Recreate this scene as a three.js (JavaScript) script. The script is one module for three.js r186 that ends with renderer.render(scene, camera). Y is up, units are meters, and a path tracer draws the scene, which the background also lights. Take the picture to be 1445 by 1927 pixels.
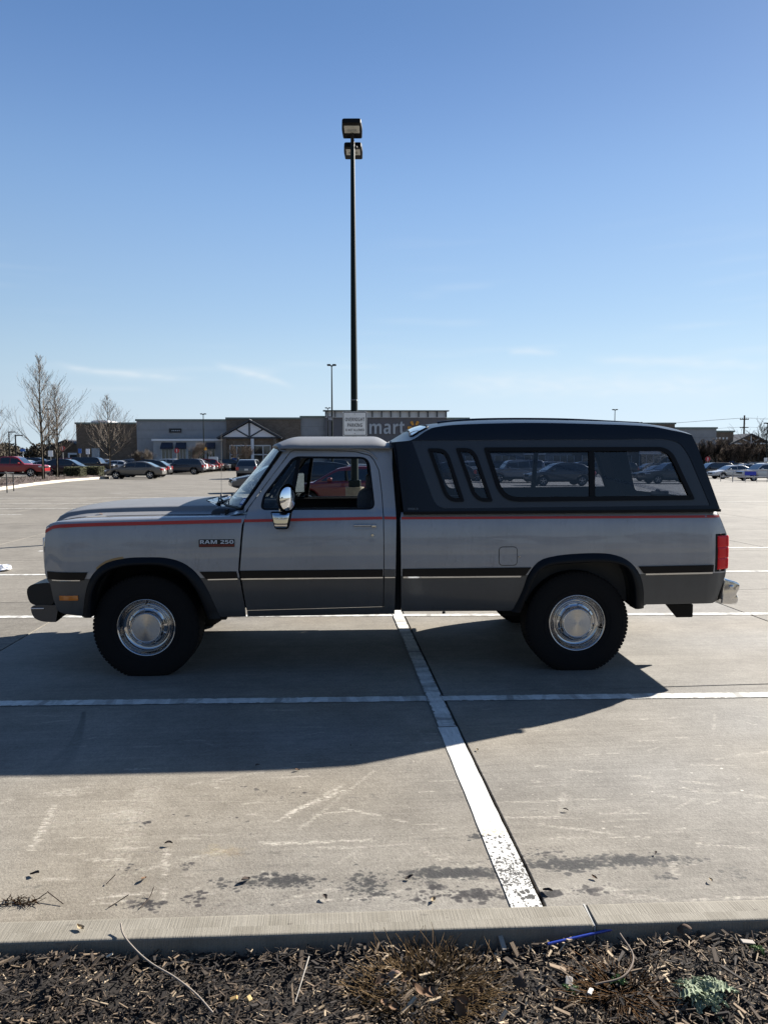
import * as THREE from 'three';
import { mergeGeometries, mergeVertices, toCreasedNormals } from 'three/addons/utils/BufferGeometryUtils.js';
import { RoundedBoxGeometry } from 'three/addons/geometries/RoundedBoxGeometry.js';
import { FontLoader } from 'three/addons/loaders/FontLoader.js';
import { TextGeometry } from 'three/addons/geometries/TextGeometry.js';

// ---------------------------------------------------------------- camera, sky, sun, exposure
const scene = new THREE.Scene();
const PITCH = 0.07288, ROLL = 0.0033, EYE = 1.65;
const camera = new THREE.PerspectiveCamera(71.6, 767 / 1024, 0.05, 1500);
camera.position.set(0, EYE, 0);
camera.rotation.set(-PITCH, 0, -ROLL, 'YXZ');
const renderer = new THREE.WebGLRenderer({ antialias: true });
renderer.toneMapping = THREE.LinearToneMapping;
renderer.toneMappingExposure = 2.85;
renderer.shadowMap.enabled = true;

const SUN = new THREE.Vector3(1.395, 1.0, -1.0).normalize();
const sun = new THREE.DirectionalLight(new THREE.Color(1.0, 0.955, 0.885), 5);
sun.position.copy(SUN).multiplyScalar(80);
sun.castShadow = true;
Object.assign(sun.shadow.camera, { left: -70, right: 70, top: 70, bottom: -70, near: 1, far: 260 });
sun.shadow.mapSize.set(4096, 4096);
scene.add(sun, sun.target);

// small seeded tools
function rng(seed) { let s = seed | 0; return () => { s = (s + 0x6d2b79f5) | 0; let t = Math.imul(s ^ (s >>> 15), 1 | s); t = (t + Math.imul(t ^ (t >>> 7), 61 | t)) ^ t; return ((t ^ (t >>> 14)) >>> 0) / 4294967296; }; }
const hash = (x, y, s) => { let h = Math.imul(x, 374761393) + Math.imul(y, 668265263) + Math.imul(s, 1442695041); h = Math.imul(h ^ (h >>> 13), 1274126177); return ((h ^ (h >>> 16)) >>> 0) / 4294967296; };
function vnoise(x, y, s, per = 0) {   // value noise, tiling with whole period per
  const xi = Math.floor(x), yi = Math.floor(y), fx = x - xi, fy = y - yi, u = fx * fx * (3 - 2 * fx), v = fy * fy * (3 - 2 * fy);
  const w = (a) => (per ? ((a % per) + per) % per : a);
  const a = hash(w(xi), w(yi), s), b = hash(w(xi + 1), w(yi), s), c = hash(w(xi), w(yi + 1), s), d = hash(w(xi + 1), w(yi + 1), s);
  return a + (b - a) * u + (c - a) * v + (a - b - c + d) * u * v;
}
const smooth = (a, b, x) => { const t = Math.min(1, Math.max(0, (x - a) / (b - a))); return t * t * (3 - 2 * t); };
const lerp = (a, b, t) => a + (b - a) * t;
// cubic through a table of [x, y]
function table(rows) {
  const n = rows.length, m = rows.map((r, i) => { const a = rows[Math.max(0, i - 1)], b = rows[Math.min(n - 1, i + 1)]; return (b[1] - a[1]) / (b[0] - a[0]); });
  return (x) => {
    if (x <= rows[0][0]) return rows[0][1] + (x - rows[0][0]) * m[0];
    if (x >= rows[n - 1][0]) return rows[n - 1][1] + (x - rows[n - 1][0]) * m[n - 1];
    let i = 0; while (x > rows[i + 1][0]) i++;
    const h = rows[i + 1][0] - rows[i][0], t = (x - rows[i][0]) / h, t2 = t * t, t3 = t2 * t;
    return (2 * t3 - 3 * t2 + 1) * rows[i][1] + (t3 - 2 * t2 + t) * h * m[i] + (3 * t2 - 2 * t3) * rows[i + 1][1] + (t3 - t2) * h * m[i + 1];
  };
}

// clear winter sky: pale at the horizon, deeper blue overhead, brighter towards the sun, thin streaks of cirrus
{
  const W = 2048, H = 1024, data = new Float32Array(W * H * 4);
  const stops = [[0, 0.70, 0.835, 0.915], [3, 0.64, 0.785, 0.90], [7, 0.53, 0.715, 0.88], [11, 0.405, 0.605, 0.845], [15, 0.325, 0.518, 0.80], [20, 0.245, 0.425, 0.735], [26, 0.165, 0.312, 0.615], [32, 0.117, 0.242, 0.515], [50, 0.075, 0.17, 0.40], [90, 0.055, 0.135, 0.34]];
  const chan = [1, 2, 3].map((c) => table(stops.map((s) => [s[0], s[c]])));
  for (let y = 0; y < H; y++) {
    const el = ((y + 0.5) / H) * 180 - 90;
    for (let x = 0; x < W; x++) {
      const i = (y * W + x) * 4, az = ((x + 0.5) / W - 0.5) * 2 * Math.PI;   // u = atan2(z, x) / 2pi + 0.5
      const ce = Math.cos(el * Math.PI / 180), d = [ce * Math.cos(az), Math.sin(el * Math.PI / 180), ce * Math.sin(az)];
      const cs = d[0] * SUN.x + d[1] * SUN.y + d[2] * SUN.z;
      const glow = 0.10 * Math.pow(Math.max(0, cs), 6) + 0.85 * Math.pow(Math.max(0, cs), 60);
      const near = 0.52 + 0.60 * smooth(-0.95, 0.95, cs);
      let k = 0;
      if (el > 1 && el < 20) {   // cirrus: long thin streaks low in the sky
        const a2 = az * 180 / Math.PI, u = a2 * 0.09 + el * 0.12, v = el * 1.5 - a2 * 0.035;
        const n = vnoise(u, v, 3) * 0.6 + vnoise(u * 2.7, v * 2.1, 4) * 0.4, patch = vnoise(a2 * 0.05, el * 0.16, 8);
        k = smooth(0.56, 0.86, n) * smooth(0.40, 0.75, patch) * smooth(20, 9, el) * smooth(1, 3, el) * 0.12;
      }
      if (el > 2 && el < 14) {   // a few separate streaks and a veil towards the sun
        const f = Math.atan2(d[0], -d[2]) * 180 / Math.PI;
        for (const [f0, f1, e0, e1, w, a] of [[-26, -13.8, 7.0, 6.2, 0.16, 0.30], [-22, -15, 6.4, 6.3, 0.3, 0.12], [-13.6, -6.6, 7.6, 5.7, 0.2, 0.30], [-12, -8, 6.9, 6.2, 0.5, 0.12], [2, 30, 6.2, 5.2, 0.9, 0.26], [9.5, 14, 8.4, 8.2, 0.22, 0.3], [15, 30, 7.7, 6.4, 0.3, 0.26], [-31, -27.2, 16.6, 15.9, 0.35, 0.10]]) {
          const t = (f - f0) / (f1 - f0); if (t < 0 || t > 1) continue;
          const e = lerp(e0, e1, t) + 0.25 * (vnoise(f * 0.7, e0 * 9, 15) - 0.5), q = (el - e) / w;
          k += a * Math.exp(-q * q) * smooth(0, 0.25, t) * smooth(1, 0.7, t) * (0.45 + 0.9 * vnoise(f * 1.3 + el * 2, el * 5, 16));
        }
      }
      for (let c = 0; c < 3; c++) {
        let L = el > 0 ? chan[c](el) * near + glow * [1, 0.94, 0.84][c] : [0.16, 0.16, 0.155][c];
        if (el > 0) L += k * ([0.93, 0.96, 0.98][c] - L);
        data[i + c] = Math.max(0, L) / 2.85;
      }
      data[i + 3] = 1;
    }
  }
  const sky = new THREE.DataTexture(data, W, H, THREE.RGBAFormat, THREE.FloatType);
  sky.mapping = THREE.EquirectangularReflectionMapping; sky.magFilter = THREE.LinearFilter; sky.minFilter = THREE.LinearFilter; sky.wrapS = THREE.RepeatWrapping;
  sky.needsUpdate = true;
  scene.background = sky; scene.environment = sky;
}

// ---------------------------------------------------------------- naming, geometry helpers
const counts = new Map();
function numbered(name) { const n = counts.get(name) ?? 0; counts.set(name, n + 1); return n ? name + '_' + String(n).padStart(3, '0') : name; }
function setup(o) { o.castShadow = true; o.receiveShadow = true; return o; }
function tag(o, label, category, group) { o.userData.label = label; o.userData.category = category; if (group) o.userData.group = group; return o; }
function thing(name, label, category, [x, y, z] = [0, 0, 0], turn = 0, group) {
  const o = new THREE.Group(); o.name = numbered(name); o.position.set(x, y, z); o.rotation.y = turn; scene.add(o);
  return tag(o, label, category, group);
}
function part(name, geometry, material, parent, label) {
  const m = setup(new THREE.Mesh(Array.isArray(geometry) ? merge(geometry) : geometry, material)); m.name = name; parent.add(m);
  if (label) m.userData.label = label;
  return m;
}
function single(name, geometry, material, label, category, group) {
  const m = setup(new THREE.Mesh(Array.isArray(geometry) ? merge(geometry) : geometry, material)); m.name = numbered(name); scene.add(m);
  return tag(m, label, category, group);
}
function ground(name, geometry, material) { const m = setup(new THREE.Mesh(geometry, material)); m.name = name; m.userData.kind = 'structure'; scene.add(m); return m; }
function merge(list) {
  return mergeGeometries(list.map((g) => { const h = g.index ? g.toNonIndexed() : g.clone(); for (const k of Object.keys(h.attributes)) if (!['position', 'normal', 'uv'].includes(k)) h.deleteAttribute(k); if (!h.attributes.uv) h.setAttribute('uv', new THREE.BufferAttribute(new Float32Array(h.attributes.position.count * 2), 2)); if (!h.attributes.normal) h.computeVertexNormals(); h.morphAttributes = {}; return h; }));
}
const box = (w, h, d, x = 0, y = 0, z = 0) => new THREE.BoxGeometry(w, h, d).translate(x, y, z);
const rbox = (w, h, d, r, x = 0, y = 0, z = 0, s = 2) => new RoundedBoxGeometry(w, h, d, s, Math.min(r, w / 2.01, h / 2.01, d / 2.01)).translate(x, y, z);
const V = (x, y, z) => new THREE.Vector3(x, y, z);
function rod(a, b, r, r2 = r, seg = 8) {   // a tapered bar from a to b
  const A = V(...a), B = V(...b), d = B.clone().sub(A), g = new THREE.CylinderGeometry(r2, r, d.length(), seg, 1);
  g.translate(0, d.length() / 2, 0); g.applyQuaternion(new THREE.Quaternion().setFromUnitVectors(V(0, 1, 0), d.normalize())); g.translate(...a);
  return g;
}
const tube = (pts, r, seg = 24, rs = 6, closed = false) => new THREE.TubeGeometry(new THREE.CatmullRomCurve3(pts.map((p) => V(...p)), closed), seg, r, rs, closed);
// polygon with rounded corners, points [x, y, radius]
function rpoly(pts, seg = 5) {
  const out = [], n = pts.length;
  pts.forEach((p, i) => {
    const r = p[2] || 0; if (!r) { out.push([p[0], p[1]]); return; }
    const a = pts[(i + n - 1) % n], b = pts[(i + 1) % n], la = Math.hypot(a[0] - p[0], a[1] - p[1]), lb = Math.hypot(b[0] - p[0], b[1] - p[1]);
    const ra = Math.min(r, la * 0.49), rb = Math.min(r, lb * 0.49), s = [p[0] + (a[0] - p[0]) / la * ra, p[1] + (a[1] - p[1]) / la * ra], e = [p[0] + (b[0] - p[0]) / lb * rb, p[1] + (b[1] - p[1]) / lb * rb];
    for (let k = 0; k <= seg; k++) { const t = k / seg; out.push([(1 - t) * (1 - t) * s[0] + 2 * t * (1 - t) * p[0] + t * t * e[0], (1 - t) * (1 - t) * s[1] + 2 * t * (1 - t) * p[1] + t * t * e[1]]); }
  });
  return out;
}
// evenly spaced points along a Catmull-Rom curve through pts (open)
function spline(pts, n) { const c = new THREE.CatmullRomCurve3(pts.map((p) => V(p[0], p[1], p[2] ?? 0)), false, 'centripetal'); return c.getSpacedPoints(n).map((p) => (pts[0].length > 2 ? [p.x, p.y, p.z] : [p.x, p.y])); }
function inset(poly, d) {   // moves every edge of a closed polygon inwards by d
  const n = poly.length; let A = 0; for (let i = 0; i < n; i++) { const a = poly[i], b = poly[(i + 1) % n]; A += a[0] * b[1] - b[0] * a[1]; }
  const s = Math.sign(A);
  return poly.map((p, i) => {
    const a = poly[(i + n - 1) % n], b = poly[(i + 1) % n];
    let n1 = [-(p[1] - a[1]), p[0] - a[0]], n2 = [-(b[1] - p[1]), b[0] - p[0]];
    const l1 = Math.hypot(...n1) || 1, l2 = Math.hypot(...n2) || 1; n1 = [n1[0] / l1, n1[1] / l1]; n2 = [n2[0] / l2, n2[1] / l2];
    const m = [n1[0] + n2[0], n1[1] + n2[1]], k = d * s * 2 / Math.max(0.5, m[0] * m[0] + m[1] * m[1]);
    return [p[0] + m[0] * k, p[1] + m[1] * k];
  });
}
// A sheet-metal panel: a flat outline (x, y) bent so that z = zf(x, y), with folded edges of depth `fold`. side -1 mirrors it to the far side.
function panel(outline, zf, { holes = [], fold = 0.02, cell = 0.05, dx = 0.12, side = 1, y0 = -9, y1 = 9, x0 = -99, x1 = 99, lift = 0 } = {}) {
  const cv = outline.map((p) => new THREE.Vector2(p[0], p[1])), hv = holes.map((h) => h.map((p) => new THREE.Vector2(p[0], p[1])));
  if (THREE.ShapeUtils.isClockWise(cv)) cv.reverse();
  hv.forEach((h) => { if (!THREE.ShapeUtils.isClockWise(h)) h.reverse(); });
  const tris = THREE.ShapeUtils.triangulateShape(cv, hv), all = [cv, ...hv].flat(), pos = [], nor = [], uv = [];
  const Z = (x, y) => zf(x, y) + lift, e = 0.002;
  const nrm = (x, y) => { const a = (Z(x + e, y) - Z(x - e, y)) / (2 * e), b = (Z(x, y + e) - Z(x, y - e)) / (2 * e), l = Math.hypot(a, b, 1); return [-a / l, -b / l, 1 / l]; };
  const put = (p) => { const n = nrm(p[0], p[1]); pos.push(p[0], p[1], Z(p[0], p[1]) * side); nor.push(n[0], n[1], n[2] * side); uv.push(p[0], p[1]); };
  const tri = (a, b, c) => (side > 0 ? [a, b, c] : [a, c, b]).forEach(put);
  const cut = (poly, axis, at, keep) => {   // part of poly with keep * (p[axis] - at) >= 0
    const out = [];
    poly.forEach((p, i) => { const q = poly[(i + 1) % poly.length], a = keep * (p[axis] - at), b = keep * (q[axis] - at); if (a >= 0) out.push(p); if (a * b < 0) { const t = a / (a - b); out.push([lerp(p[0], q[0], t), lerp(p[1], q[1], t)]); } });
    return out;
  };
  for (const t of tris) {
    let P = t.map((i) => [all[i].x, all[i].y]);
    P = cut(P, 1, y0, 1); if (P.length < 3) continue; P = cut(P, 1, y1, -1); if (P.length < 3) continue; P = cut(cut(P, 0, x0, 1), 0, x1, -1); if (P.length < 3) continue;
    const ys = P.map((p) => p[1]), xs = P.map((p) => p[0]);
    for (let j = Math.floor(Math.min(...ys) / cell); j * cell < Math.max(...ys); j++) {
      let B = cut(cut(P, 1, j * cell, 1), 1, (j + 1) * cell, -1); if (B.length < 3) continue;
      for (let i = Math.floor(Math.min(...xs) / dx); i * dx < Math.max(...xs); i++) {
        const C = cut(cut(B, 0, i * dx, 1), 0, (i + 1) * dx, -1); if (C.length < 3) continue;
        for (let k = 1; k + 1 < C.length; k++) tri(C[0], C[k], C[k + 1]);
      }
    }
  }
  if (fold) for (const ring of [cv, ...hv]) ring.forEach((p, i) => {
    const q = ring[(i + 1) % ring.length]; let ya = p.y, yb = q.y; if ((p.x + q.x) / 2 < x0 || (p.x + q.x) / 2 > x1) return;
    if ((ya < y0 && yb < y0) || (ya > y1 && yb > y1)) return;
    const cl = (y) => Math.min(y1, Math.max(y0, y)), ta = yb === ya ? 0 : (cl(ya) - ya) / (yb - ya), tb = yb === ya ? 1 : (cl(yb) - ya) / (yb - ya);
    const n = Math.max(1, Math.ceil(Math.hypot(q.x - p.x, q.y - p.y) / cell)), l = Math.hypot(q.x - p.x, q.y - p.y) || 1, N = [(q.y - p.y) / l, -(q.x - p.x) / l, 0];
    for (let k = 0; k < n; k++) {
      const at = (t) => { const s = lerp(ta, tb, t); return [lerp(p.x, q.x, s), lerp(p.y, q.y, s)]; }, a = at(k / n), b = at((k + 1) / n);
      const q4 = [[...a, Z(...a)], [...a, Z(...a) - fold], [...b, Z(...b) - fold], [...b, Z(...b)]];
      for (const c of side > 0 ? [0, 1, 2, 0, 2, 3] : [0, 2, 1, 0, 3, 2]) { pos.push(q4[c][0], q4[c][1], q4[c][2] * side); nor.push(...N); uv.push(q4[c][0], q4[c][1]); }
    }
  });
  const g = new THREE.BufferGeometry();
  g.setAttribute('position', new THREE.Float32BufferAttribute(pos, 3)); g.setAttribute('normal', new THREE.Float32BufferAttribute(nor, 3)); g.setAttribute('uv', new THREE.Float32BufferAttribute(uv, 2));
  return g;
}
// grid surface f(u, v) -> [x, y, z], u and v in 0..1
function sheet(f, nu, nv, flip = false) {
  const pos = [], uv = [], idx = [];
  for (let j = 0; j <= nv; j++) for (let i = 0; i <= nu; i++) { const p = f(i / nu, j / nv); pos.push(...p); uv.push(p[0], p[2]); }
  for (let j = 0; j < nv; j++) for (let i = 0; i < nu; i++) { const a = j * (nu + 1) + i, b = a + 1, c = a + nu + 1, d = c + 1; idx.push(...(flip ? [a, c, b, b, c, d] : [a, b, c, b, d, c])); }
  const g = new THREE.BufferGeometry();
  g.setAttribute('position', new THREE.Float32BufferAttribute(pos, 3)); g.setAttribute('uv', new THREE.Float32BufferAttribute(uv, 2)); g.setIndex(idx); g.computeVertexNormals();
  return g;
}
function extrude(pts, depth, bevel = 0, seg = 2, holes = []) {
  const s = new THREE.Shape(pts.map((p) => new THREE.Vector2(p[0], p[1]))); holes.forEach((h) => s.holes.push(new THREE.Path(h.map((p) => new THREE.Vector2(p[0], p[1])))));
  return new THREE.ExtrudeGeometry(s, { depth: depth - 2 * bevel, bevelEnabled: bevel > 0, bevelSize: bevel, bevelThickness: bevel, bevelOffset: -bevel, bevelSegments: seg, curveSegments: 8 }).translate(0, 0, -depth / 2 + bevel);
}

// ---------------------------------------------------------------- textures
function canvasTexture(w, h, draw, { srgb = true, wrap = THREE.RepeatWrapping } = {}) {
  const c = document.createElement('canvas'); c.width = w; c.height = h; draw(c.getContext('2d'), w, h, c);
  const t = new THREE.CanvasTexture(c); t.wrapS = t.wrapT = wrap; if (srgb) t.colorSpace = THREE.SRGBColorSpace; t.anisotropy = 8; return t;
}
function pixelFill(ctx, w, h, f) { const im = ctx.createImageData(w, h), d = im.data; for (let y = 0; y < h; y++) for (let x = 0; x < w; x++) { const p = f(x, y), i = (y * w + x) * 4; d[i] = p[0]; d[i + 1] = p[1]; d[i + 2] = p[2]; d[i + 3] = 255; } ctx.putImageData(im, 0, 0); }
const std = (o) => new THREE.MeshStandardMaterial(o), phys = (o) => new THREE.MeshPhysicalMaterial(o);
const lin = (r, g, b) => new THREE.Color().setRGB(r, g, b);
const matte = (r, g, b, roughness = 0.7, specularIntensity = 0.25, extra = {}) => phys({ color: lin(r, g, b), roughness, specularIntensity, side: THREE.DoubleSide, ...extra });
const plain = (r, g, b, roughness = 0.7, metalness = 0, extra = {}) => std({ color: lin(r, g, b), roughness, metalness, side: THREE.DoubleSide, ...extra });

// where the eye's line through a point of the photograph meets level ground (used to measure where marks lie)
function onGround(px, py, y = 0) {
  const d = V((px - 722.5) / 1336, -(py - 963.5) / 1336, -1).applyEuler(camera.rotation), t = (y - EYE) / d.y;
  return [d.x * t, y, d.z * t];
}
const rise = (x, z) => -0.0105 * (x + 5) * smooth(-30, -58, z);   // the far lot falls gently to the right

// ---------------------------------------------------------------- the lot: concrete slabs, joints, painted lines
const LOT_TURN = 0.0763, LOT_AT = [0.404, -4.93];
const lot = new THREE.Group(); lot.name = 'parking_lot'; lot.userData.kind = 'structure'; lot.position.set(LOT_AT[0], 0, LOT_AT[1]); lot.rotation.y = LOT_TURN; scene.add(lot);
function toLot([x, , z]) { const a = x - LOT_AT[0], b = z - LOT_AT[1], c = Math.cos(LOT_TURN), s = Math.sin(LOT_TURN); return [a * c - b * s, -(a * s + b * c)]; }   // (across, away)
const PITCHS = 3.66;
const tileNoise = (x, y, w) => {   // concrete tone at x, y of a tile w pixels wide (tiles)
  const f = (p, s) => vnoise(x * p / w, y * p / w, s, p);
  return (f(5, 1) - 0.5) * 15 + (f(17, 2) - 0.5) * 12 + (f(61, 3) - 0.5) * 10 + (vnoise(x * 6 / w, y * 120 / w, 4, 120) - 0.5) * 7 + (hash(x, y, 5) - 0.5) * 26 + (f(300, 6) - 0.5) * 16;
};
const concreteTile = canvasTexture(1024, 1024, (c, w, h) => {
  pixelFill(c, w, h, (x, y) => { const n = tileNoise(x, y, w); return [115 + n * 0.85, 109 + n * 0.85, 99 + n * 0.82]; });
  const R = rng(5);
  c.lineCap = 'round';
  for (let i = 0; i < 26; i++) { c.strokeStyle = R() < 0.6 ? 'rgba(60,56,52,0.10)' : 'rgba(200,192,180,0.13)'; c.lineWidth = 1 + R() * 9; const x = R() * w, y = R() * h, a = (R() - 0.5) * 0.7; c.beginPath(); c.moveTo(x, y); c.quadraticCurveTo(x + Math.cos(a) * 160, y + Math.sin(a) * 160 + (R() - 0.5) * 60, x + Math.cos(a) * 340, y + Math.sin(a) * 340); c.stroke(); }
  for (let i = 0; i < 16; i++) { c.fillStyle = `rgba(48,45,42,${0.05 + R() * 0.12})`; c.beginPath(); c.ellipse(R() * w, R() * h, 3 + R() * 26, 3 + R() * 16, R() * 3, 0, 7); c.fill(); }
  for (let i = 0; i < 120; i++) { c.fillStyle = 'rgba(40,36,32,0.55)'; c.fillRect(R() * w, R() * h, 1 + R() * 2, 1 + R() * 2); }
});
const concreteBump = canvasTexture(1024, 1024, (c, w, h) => pixelFill(c, w, h, (x, y) => { const n = 128 + (hash(x, y, 9) - 0.5) * 90 + (vnoise(x * 256 / w, y * 256 / w, 10, 256) - 0.5) * 70 + (vnoise(x * 8 / w, y * 200 / w, 11, 200) - 0.5) * 60; return [n, n, n]; }), { srgb: false });
const NEAR = 7.32;   // the slabs the camera stands before carry their own marks: 7.32 m, 3.6 mm a pixel
const concreteNear = canvasTexture(2048, 2048, (c, w, h) => {
  const at = (px, py) => { const l = toLot(onGround(px, py)); return [(l[0] + 3.66) / NEAR * w, (1 - (l[1] + 2.9) / NEAR) * h]; }, M = w / NEAR;
  pixelFill(c, w, h, (x, y) => {
    const n = (vnoise(x / 210, y / 210, 21) - 0.5) * 17 + (vnoise(x / 60, y / 45, 22) - 0.5) * 13 + (vnoise(x / 16, y / 13, 23) - 0.5) * 9 + (vnoise(x / 150, y / 4, 24) - 0.5) * 9 + (hash(x, y, 25) - 0.5) * 21 + (vnoise(x / 3, y / 3, 26) - 0.5) * 14;
    const tan = (vnoise(x / 260, y / 180, 27) - 0.5) * 8;
    return [115 + n * 0.9 + tan * 0.5, 109 + n * 0.9, 99 + n * 0.86 - tan * 0.8];
  });
  const R = rng(77);
  c.lineCap = 'round'; c.lineJoin = 'round';
  const scrape = (pts, width, tone, alpha, gaps = 0.35) => {   // a broken, grainy scrape along a few points of the photograph
    const q = pts.map((p) => at(...p));
    for (let k = 0; k + 1 < q.length; k++) { const L = Math.hypot(q[k + 1][0] - q[k][0], q[k + 1][1] - q[k][1]); for (let s = 0; s < L; s += 5) { if (vnoise(s / 22, k * 9 + pts[0][0], 33) < gaps) continue; const x = lerp(q[k][0], q[k + 1][0], s / L), y = lerp(q[k][1], q[k + 1][1], s / L); for (let j = 0; j < width / 2 + 1; j++) { c.fillStyle = `rgba(${tone},${alpha * 0.85 * (0.3 + R() * 0.7)})`; c.fillRect(x + (R() - 0.5) * width, y + (R() - 0.5) * width, 2 + R() * 6, 1 + R() * 2); } } }
  };
  const pale = '186,178,164';
  scrape([[120, 1480], [55, 1600]], 8, pale, 0.45); scrape([[285, 1465], [245, 1560], [200, 1650]], 34, pale, 0.16, 0.2); scrape([[0, 1508], [160, 1482]], 14, pale, 0.25); scrape([[250, 1520], [205, 1560]], 40, pale, 0.14);
  scrape([[540, 1530], [640, 1488]], 9, pale, 0.55, 0.2); scrape([[470, 1570], [560, 1520], [640, 1478]], 5, pale, 0.4); scrape([[500, 1588], [700, 1580]], 6, pale, 0.45); scrape([[330, 1480], [560, 1440]], 7, pale, 0.2);
  scrape([[310, 1600], [305, 1690]], 6, pale, 0.4); scrape([[640, 1520], [760, 1545]], 5, pale, 0.35); scrape([[560, 1560], [700, 1450]], 4, pale, 0.3); scrape([[0, 1560], [270, 1530]], 20, pale, 0.1); scrape([[250, 1640], [420, 1600]], 6, pale, 0.25);
  scrape([[1000, 1440], [1360, 1478]], 7, pale, 0.3); scrape([[960, 1545], [1250, 1580], [1445, 1600]], 6, pale, 0.3); scrape([[900, 1660], [1250, 1690]], 5, pale, 0.25); scrape([[1255, 1620], [1268, 1650]], 8, pale, 0.4); scrape([[1230, 1480], [1445, 1500]], 12, pale, 0.2, 0.5);
  scrape([[1060, 1480], [1045, 1550]], 10, pale, 0.18); scrape([[780, 1590], [860, 1640]], 6, pale, 0.2); scrape([[540, 1690], [640, 1670]], 6, pale, 0.35);
  for (let i = 0; i < 190; i++) { const p = [R() * 1445, 1330 + R() * 380], a = R() < 0.75 ? -0.3 + R() * 0.35 : R() * 3; scrape([p, [p[0] + Math.cos(a) * (15 + R() * 90), p[1] + Math.sin(a) * (6 + R() * 26)]], 2 + R() * 4, R() < 0.7 ? pale : '70,66,60', 0.14 + R() * 0.22, 0.3); }
  // tyre marks curving by the front wheel
  c.strokeStyle = 'rgba(40,38,36,0.035)';
  for (let i = 0; i < 26; i++) { const o = i * 2.4 + R() * 2, a = at(155 + o * 0.1, 1340), b = at(140 + o * 0.35, 1420), e = at(45 + o * 1.1, 1462); c.lineWidth = 1 + R() * 5; c.beginPath(); c.moveTo(a[0], a[1]); c.quadraticCurveTo(b[0], b[1], e[0], e[1]); c.stroke(); }
  const oil = '37,36,35', tar = '30,27,27';
  const blots = (px, py, rx, ry, n, tone, alpha, size) => { for (let i = 0; i < n * (tone === oil ? 1.0 : 1.2); i++) { const r = Math.sqrt(-2 * Math.log(R() + 1e-6)) * 0.55, t = R() * 6.283, q = at(px + Math.cos(t) * r * rx, py + Math.sin(t) * r * ry), s = size * (tone === oil ? 0.46 : 0.62) * (0.3 + R() * R() * R() * 2.6); c.fillStyle = `rgba(${tone},${Math.min(1, (tone === oil ? 1.75 : 1) * alpha * (0.5 + R() * 0.5))})`; c.beginPath(); const m = 7; for (let k = 0; k < m; k++) { const a = k / m * 6.283, rr = s * (0.6 + R() * 0.8); c.lineTo(q[0] + Math.cos(a) * rr * 1.25, q[1] + Math.sin(a) * rr * 0.85); } c.fill(); } };
  
  blots(540, 1658, 60, 12, 420, oil, 0.5, 4.2); blots(450, 1664, 70, 10, 170, oil, 0.45, 3.2); blots(690, 1665, 40, 24, 330, oil, 0.5, 4); blots(860, 1643, 75, 9, 700, oil, 0.4, 5.5); blots(790, 1655, 40, 14, 120, oil, 0.4, 3.5);
  blots(1070, 1626, 70, 11, 620, oil, 0.42, 5); blots(1190, 1619, 70, 9, 650, oil, 0.42, 5); blots(1290, 1617, 40, 5, 110, oil, 0.35, 3); blots(1380, 1645, 35, 12, 70, oil, 0.25, 4); blots(1250, 1650, 14, 6, 30, oil, 0.4, 4);
  blots(268, 1702, 32, 9, 75, tar, 0.85, 3.4); blots(365, 1690, 26, 12, 40, tar, 0.85, 3.2); blots(900, 1683, 60, 13, 150, tar, 0.85, 4); blots(790, 1690, 50, 12, 60, tar, 0.8, 3); blots(820, 1668, 12, 6, 24, tar, 0.7, 5); blots(1104, 1677, 28, 8, 24, tar, 0.8, 5); blots(1040, 1682, 22, 5, 26, tar, 0.75, 6);
  blots(350, 1631, 12, 5, 12, tar, 0.9, 3.4); blots(272, 1550, 8, 8, 14, tar, 0.9, 3); blots(520, 1495, 60, 14, 26, tar, 0.8, 2.6); blots(450, 1478, 30, 8, 10, tar, 0.8, 2.8); blots(400, 1545, 90, 30, 16, tar, 0.8, 2.2); blots(245, 1632, 30, 10, 12, tar, 0.85, 2.6); blots(1000, 1610, 60, 14, 60, oil, 0.6, 3); blots(890, 1573, 14, 6, 26, oil, 0.55, 4.5); blots(1030, 1604, 30, 8, 30, tar, 0.7, 2.6);
  blots(560, 1690, 160, 20, 60, tar, 0.55, 1.6); blots(1100, 1640, 200, 40, 80, tar, 0.4, 1.5); blots(700, 1560, 500, 110, 220, tar, 0.5, 1.1); blots(900, 1520, 500, 120, 160, '225,216,200', 0.6, 1.3); blots(1230, 1480, 160, 30, 70, '235,228,212', 0.7, 1.7);
  blots(425, 1605, 40, 14, 70, '150,118,66', 0.05, 8);
});
concreteNear.wrapS = concreteNear.wrapT = THREE.ClampToEdgeWrapping;
const slabMats = [0.86, 0.91, 0.95, 0.99].map((k) => std({ color: lin(k, k, k * 0.995), map: concreteTile, bumpMap: concreteBump, bumpScale: 0.003, roughness: 0.86 }));
const nearMat = std({ map: concreteNear, bumpMap: concreteBump, bumpScale: 0.0024, roughness: 0.85 });
nearMat.bumpMap = concreteBump.clone(); nearMat.bumpMap.repeat.set(4, 4);
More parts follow.
